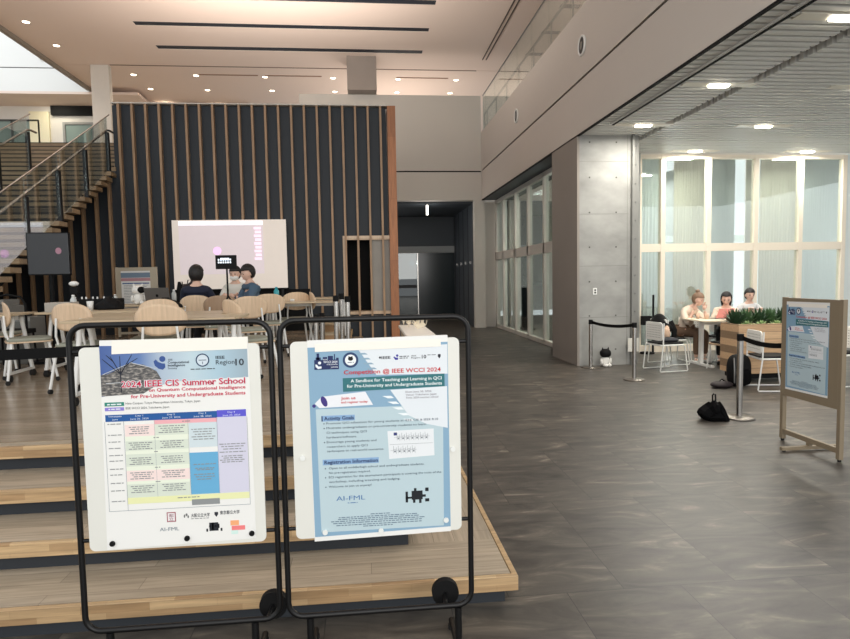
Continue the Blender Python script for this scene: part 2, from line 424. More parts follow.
# --- ceiling over the atrium, with recessed black slots
CZ = 8.12
def ceiling():
    t = thing('ceiling', None, None, kind='structure')
    m = MB(); slots = [(14.55, 14.80, -5.6, 1.86), (16.13, 16.37, -5.6, 1.86), (17.68, 17.95, -5.56, 1.84)]
    x0, x1 = -8.9, 9.0; y = 3.0
    for (a, b, sx0, sx1) in slots:
        m.bb(x0, x1, y, a, CZ, CZ+0.2); m.bb(x0, sx0, a, b, CZ, CZ+0.2); m.bb(sx1, 4.9, a, b, CZ, CZ+0.2); m.bb(5.4, x1, a, b, CZ, CZ+0.2); y = b
    m.bb(x0, x1, y, 19.27, CZ, CZ+0.2)
    build('ceiling_field', m, M_ceil, t)
    build('rear_field', MB().bb(x0, x1, 19.30, 27.5, CZ, CZ+0.2), M_ceil, t)
    sv = MB()
    for (a, b, sx0, sx1) in slots: sv.bb(sx0, sx1, a, b, CZ+0.012, CZ+0.3); sv.bb(4.9, 5.4, a, b, CZ+0.012, CZ+0.3)
    build('slot_void', sv, mat('slot_dark', (30, 36, 48), 0.6), t)
    build('soffit_line', MB().bb(-7.4, 3.7, 19.262, 19.305, CZ-0.012, CZ+0.1), mat('soffit_trim', (128, 110, 98), 0.8), t)
    build('edge_trim', MB().bb(-9.02, -8.9, 3, 27.5, CZ-0.1, CZ+0.3), mat('ceiling_edge', (150, 142, 132), 0.7), t)
    g = MB(); g.bb(3.69, 3.72, 8, 18.3, CZ-0.02, CZ); g.bb(3.80, 3.83, 8, 18.3, CZ-0.02, CZ)
    build('edge_groove', g, mat('groove', (96, 84, 76), 0.8), t)
    li = MB()
    for (a, b) in ((-3.0, -1.2), (1.2, 2.9)): li.bb(a, b, 20.0, 20.06, CZ-0.015, CZ)
    lo = MB(); lo.bb(-5.0, -3.2, 20.0, 20.06, CZ-0.015, CZ)
    build('rear_slot', li.merge(lo), mat('rear_slot_brown', (150, 120, 100), 0.8), t)
ceiling()

# upper-floor side walls and far wall
struct('wall_rear', MB().bb(-9.5, 9, 27.5, 27.7, 0, 8.2), mat('rear_wall_grey', (170, 168, 162), 0.8))
struct('column_left', MB().bb(-7.97, -7.45, 19.3, 19.5, 0, 8.12), mat('column_white', (214, 208, 198), 0.7))

# light well, far left
def well():
    t = thing('wall_left', None, None, kind='structure')
    m = MB(); m.bb(-20, -8.95, 21.5, 21.7, 7.98, 8.72); m.bb(-20, -8.95, 21.5, 21.7, 8.75, 10.25)
    build('white_band', m, M_ceilw, t)
    build('band_groove', MB().bb(-20, -8.95, 21.53, 21.69, 8.70, 8.77), M_void, t)
    build('soffit', MB().bb(-20, -7.4, 21.5, 23.2, 7.90, 7.98), M_ceil, t)
    build('lobby_wall', MB().bb(-20, -4, 23.0, 23.2, 4.4, 7.95), M_white, t)
    build('dark_transom', MB().bb(-10.85, -9.45, 22.85, 23.0, 7.58, 7.89), M_blackm, t)
    build('clerestory_frame', MB().bb(-20, -11.6, 21.55, 21.65, 10.25, 10.32).bb(-12.05, -11.95, 21.55, 21.65, 10.3, 11.5), M_steelg, t)
    sp = thing('wall_speaker', 'round black speaker high on the white light-well wall', 'speaker', (-10.35, 21.5, 9.12))
    build('ring', MB().tube([(0.13*math.cos(a*PI/10), -0.01, 0.16*math.sin(a*PI/10)) for a in range(20)], 0.02, 6, closed=True), M_whitemetal, sp)
    build('cone', MB().prism(ell(0, 0, 0.12, 0.15), -0.02, 0.0, 'y'), M_black, sp)
    struct('floor_upper', MB().bb(-20, -4.62, 13.75, 27.5, 4.40, 4.58), M_stair)
    d = thing('door_2', None, None, kind='structure')
    f = MB(); f.bb(-10.5, -10.42, 22.9, 23.0, 4.58, 7.34); f.bb(-9.5, -9.42, 22.9, 23.0, 4.58, 7.34); f.bb(-10.42, -9.5, 22.9, 23.0, 7.26, 7.34)
    build('door_frame', f, mat('door_frame_grey', (150, 150, 146), 0.5), d)
    build('door_glass', MB().bb(-10.42, -9.5, 22.94, 22.97, 4.58, 7.26), mat('pale_green_glass', (130, 148, 140), 0.2), d)
    w = thing('window_3', None, None, kind='structure')
    f = MB()
    for x in (-13.2, -12.2, -11.3): f.bb(x-0.03, x+0.03, 22.9, 23.0, 5.6, 7.4)
    f.bb(-13.2, -11.3, 22.9, 23.0, 7.36, 7.42); f.bb(-13.2, -11.3, 22.9, 23.0, 6.2, 6.25)
    build('window_frame', f, mat('dark_frame', (70, 72, 70), 0.5), w)
    build('pane', MB().bb(-13.2, -11.3, 22.94, 22.97, 5.6, 7.4), mat('pale_green_glass', (130, 148, 140), 0.2), w)
    ll = MB().bb(-11.6, -10.95, 22.9, 23.0, 5.6, 7.7)
    build('lit_panel', ll, mat('cream_panel', (235, 228, 196), 0.6), t)
    light('AREA', 'lobby_downlight', (-10.6, 22.3, 7.85), 10, (1, 0.93, 0.75), 0.6, 0.6, target=(-10.5, 22.9, 5))
well()

# --- balcony on the right
WY = 18.65
def balcony():
    t = thing('wall_right', None, None, kind='structure')
    X = 3.704
    m = MB(); m.bb(X, X+0.03, 2.5, WY, 4.0, 4.86); m.bb(X+0.03, X+0.25, 2.5, WY, 4.2, 4.86); m.bb(X, X+0.25, 2.5, WY, 4.90, 6.05)
    build('balcony_face', m, M_balc, t)
    build('shadow_groove', MB().bb(X+0.03, X+0.24, 2.5, WY, 4.84, 4.92), M_void, t)
    build('gallery_slab', MB().bb(X+0.25, 9, 2.5, WY, 5.6, 5.75), M_wallg, t)
    build('gallery_wall', MB().bb(8.6, 8.8, 2.5, 27, 5.75, CZ), M_wallg, t)
    build('soffit_edge', MB().bb(X-0.004, X+0.034, 2.5, WY, 3.975, 4.0), M_blackm, t)
    build('wall_soffit', MB().bb(X+0.035, 4.3, 11.2, WY, 3.98, 4.02), M_dark, t)
    # glass balustrade
    r = thing('glass_balustrade', 'frameless glass balustrade with steel posts on the balcony edge', 'railing', (X+0.06, 0, 6.05))
    y = 3.2; k = 0
    while y < WY-0.1:
        y2 = min(y+1.25, WY-0.05)
        build('glass_panel', MB().bb(-0.008, 0.008, y+0.01, y2-0.01, 0.02, 1.08), M_glassr, r)
        build('post', MB().bb(0.03, 0.055, y-0.02, y+0.02, -0.2, 0.56), M_steelg, r)
        y = y2
    build('post', MB().bb(0.03, 0.055, WY-0.1, WY-0.06, -0.2, 0.56), M_steelg, r)
    build('top_rail', MB().bb(-0.014, 0.014, 3.2, WY-0.05, 1.08, 1.10), M_steelg, r)
    build('mid_rail', MB().bb(0.02, 0.06, 3.2, WY-0.05, 0.53, 0.56), M_steelg, r)
    for (y, lab) in ((9.95, 'round black wall speaker on the balcony face, nearer of the pair'), (14.29, 'round black wall speaker on the balcony face, farther of the pair')):
        s = thing('wall_speaker', lab, 'speaker', (X, y, 5.40), 0, None)
        build('ring', MB().tube([(-0.015, 0.14*math.cos(a*PI/12), 0.15*math.sin(a*PI/12)) for a in range(24)], 0.02, 6, closed=True), M_whitemetal, s)
        build('cone', MB().prism(ell(0, 0, 0.125, 0.135), -0.02, 0.0, 'x'), M_black, s)
        build('cone_centre', MB().prism(ell(0, 0, 0.06, 0.065), -0.03, -0.02, 'x'), M_steelg, s)
balcony()

# --- louvred ceiling on the right
def louvres():
    t = thing('ceiling_right', None, None, kind='structure')
    m = MB(); y = 2.6; i = 0
    while y < 11.7:
        m.bb(3.745, 4.86, y, y+0.086, 4.0, 4.085)
        m.bb(5.01, 13.0, y, y+0.086, 4.0, 4.085)
        y += 0.14
    build('aluminium_slats', m, M_slatal, t)
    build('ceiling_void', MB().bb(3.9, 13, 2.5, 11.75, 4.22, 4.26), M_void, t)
    r = thing('track_rail', 'dark lighting track running along the louvred ceiling', 'track', (4.0, 0, 3.985))
    build('channel', MB().bb(-0.02, 0.012, 2.6, 9.4, -0.02, 0.012), M_blackm, r)
    build('flange', MB().bb(-0.045, -0.02, 2.6, 9.4, -0.012, 0.012), M_whitemetal, r)
    lamps = [(4.55, 9.50, 'second back beside the track'), (4.58, 7.47, 'lamp near the middle of the track'), (4.60, 5.47, 'large lamp at the near end of the track'),
             (6.62, 9.5, 'lamp in the middle of the open bay'), (6.62, 7.48, 'lamp at the right edge of the photo'), (6.55, 11.45, 'left lamp above the window wall'), (8.93, 11.45, 'right lamp above the window wall'),
             (8.9, 9.5, ''), (8.9, 7.5, '')]
    glow = mat('lamp_glow', (255, 246, 228), emit=9)
    for (x, y, lab) in lamps:
        if not lab: 
            continue
        L = thing('linear_ceiling_light', 'warm slot light in the louvred ceiling, '+lab, 'ceiling light', (x, y, 4.0), 0, None)
        build('housing', MB().bb(-0.48, 0.48, -0.075, 0.075, -0.005, 0.06), mat('lamp_housing', (236, 230, 216), 0.4), L)
        build('lens', MB().bb(-0.13, 0.13, -0.045, 0.045, -0.03, -0.006), glow, L, bevel=0.012)
        light('AREA', 'slot_lamp', (0, 0, -0.05), 36, (1, 0.95, 0.86), 0.6, 0.1, parent=L)
louvres()

# --- concrete wall
def concrete():
    t = thing('wall_concrete', None, None, kind='structure')
    Y = 10.2
    build('front_face', MB().bb(3.74, 4.66, Y, Y+0.35, 0, 4.0), M_conc, t)
    build('side_face', MB().bb(3.70, 3.74, Y, 11.6, 0, 4.0), M_concw, t)
    build('side_return', MB().bb(3.74, 4.3, 11.45, 11.6, 0, 4.0).bb(4.2, 4.3, 11.6, 12.85, 0, 4.0), M_concw, t)
    h = MB()
    for x in (3.92, 4.40):
        for k in range(7): h.prism(ell(x, 0.28+0.6*k, 0.014, 0.014, 10), Y-0.004, Y, 'y')
    build('formwork_mark', h, M_hole, t); h = MB()
    for k in range(4): h.bb(3.74, 4.62, Y-0.002, Y, 0.85+0.9*k, 0.856+0.9*k)
    h.bb(4.60, 4.606, Y-0.002, Y, 0, 4)
    build('formwork_joint', h, M_joint, t)
    g = thing('column_steel', None, None, kind='structure')
    m = MB(); m.bb(4.66, 4.70, Y-0.08, Y+0.3, 0, 4.0); m.bb(4.70, 4.82, Y+0.02, Y+0.06, 0, 4.0)
    build('steel_channel', m, mat('channel_grey', (132, 132, 128), 0.5, metal=0.3), g)
    b = MB()
    for k in range(12): b.cyl((4.76, Y+0.02, 0.3+0.32*k), (4.76, Y+0.005, 0.3+0.32*k), 0.012, seg=8)
    build('bolt', b, M_steelg, g)
    # concrete wall goes back to the window wall
    struct('wall_pier', MB().bb(4.9, 5.54, 11.68, 11.82, 0, 4.0), mat('pier_grey', (150, 152, 148), 0.7))
concrete()
o = tag(build('power_outlet', MB().prism(rrect(0.07, 0.12, 0.008, 3), -0.008, 0.0, 'y').prism(ell(0, 0.022, 0.016, 0.016, 12), -0.012, -0.008, 'y', 1).prism(ell(0, -0.022, 0.016, 0.016, 12), -0.012, -0.008, 'y', 1), [M_whitemetal, M_blackm], loc=(4.02, 10.2, 1.31)), 'white twin outlet plate on the concrete wall', 'outlet')
o = build('paper_notice', MB().bb(-0.1, 0.1, -0.004, 0.0, -0.12, 0.12), print_mat('notice', (214, 212, 204)), loc=(4.68, 10.10, 0.36)); tag(o, 'small white paper notice taped low beside the steel channel', 'notice')

# --- frontal window wall on the right
def windows():
    Y = 11.75
    fw = mat('cream_window_frame', (232, 222, 204), 0.5)
    xs = [5.56, 6.03, 7.01, 8.03, 9.01, 9.97]
    for i in range(5):
        w = thing('window_%d' % (i+4), None, None, kind='structure')
        a, b = xs[i], xs[i+1]
        f = MB(); f.bb(b-0.045, b+0.045, Y-0.06, Y+0.06, 0, 3.98)
        if i == 0: f.bb(a-0.02, a+0.02, Y-0.06, Y+0.06, 0, 3.98)
        A, B = a+(0.046 if i else 0.021), b-0.046
        for (za, zb) in ((2.04, 2.20), (3.90, 3.98), (0.0, 0.14)): f.bb(A, B, Y-0.055, Y+0.055, za, zb)
        build('window_frame', f, fw, w)
        build('pane', MB().bb(a, b, Y-0.006, Y+0.006, 0.14, 2.04), M_glass, w)
        build('pane', MB().bb(a, b, Y-0.006, Y+0.006, 2.20, 3.90), M_glass, w)
    struct('wall_window_end', MB().bb(10.02, 13, Y-0.05, Y+0.05, 0, 4.0), mat('end_wall_white', (214, 222, 220), 0.6))
    # layered curtains behind the glass
    spans = [(5.3, 6.3, 1, 0), (6.60, 7.30, 0, 0), (7.36, 7.72, 1, 0), (7.76, 8.08, 1, 1), (8.55, 9.42, 0, 0), (9.55, 9.98, 1, 0), (10.02, 10.55, 1, 1), (8.33, 8.50, 0, 1)]
    labs = ['blue grey curtain panel behind the first narrow pane', 'wide grey beige curtain behind the second pane', 'pale blue curtain at the left of the third pane', 'pale blue curtain in the middle of the third pane', 'wide beige curtain behind the fourth pane', 'pale blue curtain at the left of the last pane', 'pale blue curtain at the right of the last pane', 'narrow beige curtain at the right of the third pane']
    for (a, b, c, dpt), lab in zip(spans, labs):
        m = MB(); n = 40; yy = 12.35+0.15*dpt
        vs = []
        for k in range(n+1):
            x = a+(b-a)*k/n; y = yy+0.03*math.sin(k*2.1)+0.01*math.sin(k*0.7)
            vs += [(x, y, 0.02), (x, y, 4.1), (x, y+0.004, 0.02), (x, y+0.004, 4.1)]
        fs = []
        for k in range(n):
            q = 4*k; fs += [(q, q+4, q+5, q+1), (q+2, q+3, q+7, q+6), (q+1, q+5, q+7, q+3), (q, q+2, q+6, q+4)]
        fs += [(0, 1, 3, 2), (4*n, 4*n+2, 4*n+3, 4*n+1)]
        m.add(vs, fs, 0, True)
        tag(build('curtain', m, M_curtb if c else M_curt), lab, 'curtain', 'curtains behind the window wall')
    struct('trim_curtain_track', MB().bb(5.3, 10.6, 12.3, 12.55, 4.1, 4.14), M_white)
    # winter garden beyond the curtains
    m = MB()
    for x in (5.2, 6.6, 8.0, 9.4, 10.8): m.bb(x-0.05, x+0.05, 13.9, 14.0, 0, 4.2)
    m.bb(5.2, 10.8, 13.9, 14.0, 2.35, 2.5); m.bb(5.2, 10.8, 13.9, 14.0, 0, 0.15)
    struct('window_10', m, mat('facade_white', (220, 228, 226), 0.5))
windows()

# --- side windows beyond the concrete (left of it in the photo)
def sidewin():
    X = 4.2
    w = thing('window_2', None, None, kind='structure')
    fr = mat('grey_window_frame', (206, 200, 190), 0.5)
    ys = [18.7, 17.73, 16.31, 15.0, 13.64, 12.9]
    f = MB()
    for y in ys: f.bb(X-0.06, X+0.06, y-0.05, y+0.05, 0.0, 3.95)
    f.bb(X-0.06, X+0.06, 12.9, 18.8, 2.12, 2.36); f.bb(X-0.06, X+0.06, 12.9, 18.8, 3.86, 3.97); f.bb(X-0.06, X+0.06, 12.9, 18.8, 0, 0.1)
    build('window_frame', f, fr, w)
    for i in range(5):
        build('pane', MB().bb(X-0.006, X+0.006, ys[i+1]+0.05, ys[i]-0.05, 0.1, 2.12), M_glass, w)
        build('pane', MB().bb(X-0.006, X+0.006, ys[i+1]+0.05, ys[i]-0.05, 2.36, 3.86), M_glass, w)
    struct('floor_side_room', MB().bb(4.3, 9, 12.95, 19, 0.0, 0.01), mat('side_room_floor', (120, 114, 104), 0.5))
    struct('ceiling_side_room', MB().bb(4.3, 5.18, 12.95, 19, 4.0, 4.05), mat('side_room_ceiling', (150, 146, 138), 0.8))
    # curtains standing a little behind the glass
    labs = ['tall grey curtain behind the side window, farthest from the camera', 'tall grey curtain behind the second side window pane', 'tall grey curtain behind the middle side window pane']
    for (a, b), lab in zip(((19.0, 18.5), (18.2, 17.7), (14.6, 14.2)), labs):
        m = MB(); n = 24; vs = []
        for k in range(n+1):
            y = a+(b-a)*k/n; x = 4.55+0.03*math.sin(k*2.0)
            vs += [(x, y, 0.02), (x, y, 4.0), (x+0.004, y, 0.02), (x+0.004, y, 4.0)]
        fs = []
        for k in range(n):
            q = 4*k; fs += [(q, q+4, q+5, q+1), (q+2, q+3, q+7, q+6), (q+1, q+5, q+7, q+3), (q, q+2, q+6, q+4)]
        m.add(vs, fs, 0, True)
        tag(build('curtain', m, M_curt), lab, 'curtain', 'curtains behind the side windows')
    p = thing('display_board', 'tall black display board standing behind the side window glass', 'display board', (4.75, 17.45, 0.01))
    build('panel', MB().bb(-0.03, 0.03, -0.38, 0.38, 0.05, 1.25), M_blackm, p, bevel=0.005)
    build('foot', MB().bb(-0.2, 0.2, -0.3, -0.26, 0.0, 0.05).bb(-0.2, 0.2, 0.26, 0.3, 0.0, 0.05), M_blackm, p)
    light('AREA', 'side_room_lamp', (6.0, 15.5, 3.9), 110, (1, 0.96, 0.9), 2.5, 3, target=(6, 15.5, 0))
    struct('wall_side_room', MB().bb(7.5, 7.6, 13, 19, 0, 4.1), mat('side_room_wall', (190, 196, 196), 0.7))
sidewin()

# --- downlights in the atrium ceiling
def downlights():
    rows = [('nearest row', [(-8.19, 16.3), (-8.21, 17.83)]), ('row behind the soffit line', [(-7.03, 20.13), (-5.13, 20.13), (-3.0, 20.17), (-0.84, 20.18), (1.27, 20.2), (3.19, 20.2)]),
            ('middle rear row', [(-7.0, 21.55), (-5.15, 21.6), (-2.99, 21.58), (-0.85, 21.6), (1.31, 21.6), (3.19, 21.6)]), ('rearmost row', [(-7.03, 23.2), (-5.15, 23.3), (-2.94, 23.2)])]
    num = ['first', 'second', 'third', 'fourth', 'fifth', 'sixth']
    glow = mat('downlight_glow', (255, 236, 205), emit=7)
    proto = None
    for rn, L in rows:
        for i, (x, y) in enumerate(L):
            lab = 'small round recessed ceiling downlight, %s from left in the %s' % (num[i], rn)
            if rn == 'nearest row': lab = 'small round ceiling downlight near the left ceiling edge, %s' % ('nearer one' if i == 0 else 'one farther back')
            if proto is None:
                t = thing('downlight', lab, 'ceiling light', (x, y, CZ), 0, 'recessed downlights in the high ceiling')
                build('trim_ring', MB().tube([(0.09*math.cos(a*PI/8), 0.09*math.sin(a*PI/8), -0.004) for a in range(16)], 0.012, 6, closed=True), M_whitemetal, t)
                build('lens', MB().lathe([(0.085, -0.006), (0.085, -0.001)], seg=16), glow, t); proto = t
            else: dup(proto, (x, y, CZ), 0, lab)
            light('SPOT', 'downlight_lamp', (x, y, CZ-0.05), 60 if y > 19 else 45, (1, 0.88, 0.74), 0.08, target=(x, y, 0), spot_size=2.2, spot_blend=1)
downlights()

# ================================================================== STAIRCASE
def stairs():
    t = thing('staircase', None, None, kind='structure')
    m = MB(); d = MB()
    n = 34; z = STG; y = 6.12
    for i in range(32):
        z = STG+0.122*(i+1); yy = 6.35+0.2265*i
        m.bb(-16, -4.60, yy, yy+0.27, z-0.075, z)
        d.bb(-16, -4.72, yy+0.20, yy+0.23, z-0.06, z+0.06)
    build('tread', m, M_stair, t, bevel=0.006)
    build('riser', d, mat('stair_riser_shade', (46, 40, 34), 0.8), t)  # dark colour stands for the shadow lines between the treads
    # stringers
    s = MB()
    for x in (-4.95, -8.0): s.prism([(6.4, STG), (13.6, 4.5), (13.6, 4.2), (6.9, STG)], x-0.04, x+0.04, 'x')
    build('stringer', s, M_blackm, t)
    def zr(y): return STG+0.54*(y-6.35)
    def rail(x, y0, y1, label):
        r = thing('stair_railing', label, 'railing', (x, 0, 0))
        ys = [y1-0.96*k for k in range(8) if y1-0.96*k > y0-0.3]
        for y in ys: build('post', MB().bb(-0.03, 0.03, y-0.03, y+0.03, zr(y)-0.02, zr(y)+0.80), M_black, r)
        a, b = ys[-1], y1
        build('handrail', MB().tube([(0, a-0.1, zr(a-0.1)+0.84), (0, b, zr(b)+0.84), (0, b+0.12, zr(b)+0.86), (0.0, b+0.3, zr(b)+0.86)], 0.02), M_steel, r)
        build('top_rail', MB().tube([(0.02, a, zr(a)+1.10), (0.02, b+0.08, zr(b+0.08)+1.10)], 0.011, 6), M_steel, r)
        for i in range(len(ys)-1):
            y0_, y1_ = ys[i+1], ys[i]
            build('glass_panel', MB().prism([(y0_+0.04, zr(y0_)+0.12), (y1_-0.04, zr(y1_)+0.12), (y1_-0.04, zr(y1_)+1.09), (y0_+0.04, zr(y0_)+1.09)], 0.01, 0.022, 'x'), M_glassr, r)
    rail(-4.66, 7.0, 11.85, 'glass and steel railing on the right-hand edge of the stairs')
    rail(-6.05, 7.0, 11.85, 'steel railing between the flights, left of the edge railing')
stairs()

# ================================================================== STAGE FURNITURE
def superellipse(rx, rz, n=28, p=2.6):
    out = []
    for i in range(n):
        a = 2*PI*i/n; c, s_ = math.cos(a), math.sin(a)
        out.append((rx*math.copysign(abs(c)**(2/p), c), rz*math.copysign(abs(s_)**(2/p), s_)))
    return out
def back_plate(rx, rz, cz, cy, thick=0.012, curve=0.9, p=2.4):
    m = MB(); rings = 6; n = 28; base = superellipse(rx, rz, n, p); vs = []; fs = []
    for side in (0, 1):
        vs.append((0, cy+side*thick, cz))
        for k in range(1, rings+1):
            for (x, z) in base:
                q = k/rings; xx, zz = x*q, z*q
                vs.append((xx, cy+side*thick+curve*xx*xx+0.15*zz*-1*0.3, cz+zz))
    N = 1+rings*n
    for side in (0, 1):
        o = side*N
        for i in range(n): fs.append((o, o+1+i, o+1+(i+1) % n))
        for k in range(rings-1):
            for i in range(n):
                j = (i+1) % n; a = o+1+k*n; b = a+n; fs.append((a+i, b+i, b+j, a+j))
    a = 1+(rings-1)*n
    for i in range(n): j = (i+1) % n; fs.append((a+i, a+j, N+a+j, N+a+i))
    m.add(vs, fs, 0, True); return m

def make_wood_chair(label, shade=False):
    t = thing('plywood_chair', label, 'chair')
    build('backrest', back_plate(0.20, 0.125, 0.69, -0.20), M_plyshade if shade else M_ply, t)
    build('seat', MB().prism(rrect(0.42, 0.40, 0.09, 5), 0.405, 0.42, 'z'), M_ply, t, bevel=0.004)
    build('seat_pad', MB().prism(rrect(0.40, 0.38, 0.08, 5), 0.42, 0.45, 'z'), M_seatpad, t, bevel=0.01)
    for s in (-1, 1):
        build('back_support', MB().tube([(s*0.13, -0.17, 0.41), (s*0.135, -0.20, 0.52), (s*0.12, -0.205, 0.68)], 0.010, 8), M_whitemetal, t)
    for (sx, sy) in ((-1, -1), (1, -1), (-1, 1), (1, 1)):
        l = build('leg', MB().cyl((sx*0.17, sy*0.155, 0.41), (sx*0.215, sy*0.21, 0.045), 0.014, 0.012), M_whitemetal, t)
        build('caster', MB().cyl((sx*0.215-0.012, sy*0.21, 0.022), (sx*0.215+0.012, sy*0.21, 0.022), 0.022), M_rubber, l)
    return t
wc = None
chairs = [(-3.43, 6.50, -1.0, 'plywood chair cut by the left edge of the photo', 0), (-2.56, 5.79, -0.25, 'pale plywood chair left of the near table, its back to the camera', 0),
          (-1.60, 5.05, 0.05, 'pale plywood chair in front of the near table, directly above the schedule poster', 0), (-2.08, 6.20, PI+0.05, 'plywood chair on the far side of the near table, mostly hidden', 0),
          (-2.12, 8.0, 0.0, 'plywood chair that the person in dark navy sits on', 0), (-1.10, 5.82, -0.95, 'plywood chair seen edge-on right of the near table', 0),
          (-1.33, 6.99, 0.35, 'plywood chair behind the edge-on chair, turned slightly left', 0), (-1.74, 7.6, 0.1, 'plywood chair left of the tablet tripod, coloured as if in shade', 1),
          (-1.24, 8.0, 0.15, 'plywood chair at the rear table under the teal bottle', 0), (-1.00, 8.72, 0.3, 'plywood chair at the rear table, right of the teal bottle', 0),
          (-0.56, 8.54, -1.35, 'plywood chair seen from the side, rightmost on the stage', 0), (-4.15, 7.3, -1.4, 'plywood chair with sage seat behind the leftmost one', 0)]
protos = {}
for (x, y, rz, lab, sh) in chairs:
    if sh not in protos: protos[sh] = c = make_wood_chair(lab, sh); c.location = (x, y, STG+0.004); c.rotation_euler = (0, 0, rz); c['group'] = 'plywood chairs on the stage'
    else: dup(protos[sh], (x, y, STG+0.004), rz, lab)

def make_table(label, w, d):
    t = thing('folding_table', label, 'table')
    build('tabletop', MB().bb(-w/2, w/2, -d/2, d/2, 0.668, 0.69), M_table, t, bevel=0.004)
    build('apron', MB().bb(-w/2+0.06, w/2-0.06, -0.03, 0.03, 0.62, 0.668), M_whitemetal, t)
    for sx in (-1, 1):
        for sy in (-1, 1):
            l = build('leg', MB().tube([(sx*(w/2-0.06), sy*0.08, 0.65), (sx*(w/2-0.05), sy*(d/2-0.08), 0.08)], 0.02, 10), M_whitemetal, t)
            build('caster', MB().cyl((sx*(w/2-0.05)-0.02, sy*(d/2-0.08), 0.035), (sx*(w/2-0.05)+0.02, sy*(d/2-0.08), 0.035), 0.035), M_rubber, l)
        build('foot_bar', MB().bb(sx*(w/2-0.05)-0.015, sx*(w/2-0.05)+0.015, -d/2+0.06, d/2-0.06, 0.075, 0.10), M_whitemetal, t)
    return t
tt = make_table('long birch-topped folding table nearest the steps', 1.35, 0.62)
tt.location = (-1.72, 5.28, STG+0.004); tt.rotation_euler = (0, 0, 0.0); tt['group'] = 'folding tables on the stage'
for (x, y, rz, lab) in ((-1.98, 5.92, 0.0, 'birch-topped folding table pushed behind the nearest one'), (-4.22, 6.62, 0.03, 'birch-topped folding table at the left edge of the photo'),
                        (-2.76, 6.95, 0.0, 'birch-topped folding table with the light box, beside the left-edge table'), (-1.02, 8.45, 0.0, 'birch-topped folding table carrying the teal bottle'),
                        (-0.95, 10.0, 0.0, 'birch-topped folding table nearest the slatted wall'), (-2.0, 9.35, 0.0, 'birch-topped folding table where the three people sit'),
                        (-3.22, 8.62, 0.0, 'birch-topped folding table with the white robot and laptop')):
    dup(tt, (x, y, STG+0.004), rz, lab)
TZ = STG+0.004+0.69

# small things on tables
def bottle(label, loc, m, h=0.2, r=0.032, capm=None):
    t = thing('drink_bottle', label, 'bottle', loc)
    build('body', MB().lathe([(r*0.9, 0), (r, 0.01), (r, h*0.72), (r*0.5, h*0.88), (r*0.42, h*0.9)], seg=14), m, t)
    build('cap', MB().lathe([(r*0.5, h*0.9), (r*0.5, h), (r*0.3, h+0.004)], seg=12), capm or M_whitemetal, t)
bottle('teal bottle on the rear table in front of the screen', (-1.20, 8.4, TZ), mat('teal_plastic', (40, 150, 160), 0.35), 0.2, 0.036, mat('teal_plastic', (40, 150, 160), 0.35))
bottle('small clear bottle beside the laptop', (-2.62, 8.62, TZ), mat('clear_plastic', (196, 200, 198), 0.2), 0.19)
bottle('clear bottle behind the light box on the left tables', (-3.18, 6.95, TZ), mat('clear_plastic', (196, 200, 198), 0.2), 0.17)
bottle('clear bottle standing among the dark bags', (-3.35, 8.5, TZ), mat('clear_plastic', (196, 200, 198), 0.2), 0.14)
tag(build('paper_cup', MB().lathe([(0.028, 0), (0.036, 0.1), (0.033, 0.1), (0.026, 0.01)], seg=14), M_whitemetal, loc=(-3.02, 6.98, TZ)), 'white paper cup right of the clear bottle on the left table', 'cup')
tag(build('storage_box', MB().bb(-0.13, 0.13, -0.1, 0.1, 0, 0.1), mat('light_grey_card', (168, 162, 152), 0.7), loc=(-3.22, 6.78, TZ), bevel=0.004), 'pale grey box on the left tables', 'box')
tag(build('sticky_tape', MB().lathe([(0.03, 0), (0.03, 0.03), (0.018, 0.03), (0.018, 0)], seg=16), M_whitemetal, loc=(-1.0, 8.5, TZ)), 'small white roll on the rear table right of the teal bottle', 'roll')
# laptop
def laptop(label, loc, rz, lidm, w=0.33, h=0.215, tilt=0.25, logo=True):
    t = thing('laptop', label, 'laptop', loc, rz)
    build('base', MB().bb(-w/2, w/2, 0, h, 0, 0.014), M_steelg, t, bevel=0.003)
    lid = MB(); R = Matrix.Rotation(tilt, 3, 'X'); lid.box(R @ Vector((0, 0, h/2))+Vector((0, 0, 0.014)), (w, 0.008, h), 0, R)
    l = build('lid', lid, lidm, t, bevel=0.003)
    if logo:
        e = MB().prism(ell(0.0, h*0.5, 0.018, 0.02), -0.006, -0.004, 'y')
        e2 = MB().merge(e, Matrix.Translation((0, 0, 0.014)) @ R.to_4x4()); build('lid_emblem', e2, M_blackm, l)
laptop('dark grey laptop with its lid towards the camera', (-2.76, 8.40, TZ), -0.1, mat('dark_laptop', (92, 88, 84), 0.4))

# robots
def robot(label, loc, rz=0, k=1.0, face=True):
    t = thing('toy_robot', label, 'robot', loc, rz)
    w = mat('robot_white', (226, 224, 218), 0.35)
    b = MB(); b.sphere((0, 0, 0.085*k), (0.075*k, 0.065*k, 0.085*k)); b.sphere((-0.035*k, -0.045*k, 0.03*k), (0.035*k, 0.045*k, 0.03*k)); b.sphere((0.035*k, -0.045*k, 0.03*k), (0.035*k, 0.045*k, 0.03*k))
    build('body', b, w, t)
    for s in (-1, 1): build('arm', MB().sphere((s*0.085*k, -0.01*k, 0.09*k), (0.022*k, 0.03*k, 0.05*k)), w, t)
    h = build('head', MB().sphere((0, 0, 0.215*k), (0.088*k, 0.08*k, 0.07*k), fn=lambda p: Vector((math.copysign(abs(p.x)**0.8, p.x), p.y, math.copysign(abs(p.z)**0.85, p.z)))), M_blackm if face else w, t)
    for s in (-1, 1): build('ear', MB().cyl((s*0.05*k, 0, 0.265*k), (s*0.06*k, 0, 0.31*k), 0.018*k, 0.004*k), M_blackm if face else w, h)
    if not face: build('visor', MB().sphere((0.02*k, -0.03*k, 0.215*k), (0.07*k, 0.06*k, 0.055*k)), M_blackm, h)
    return t
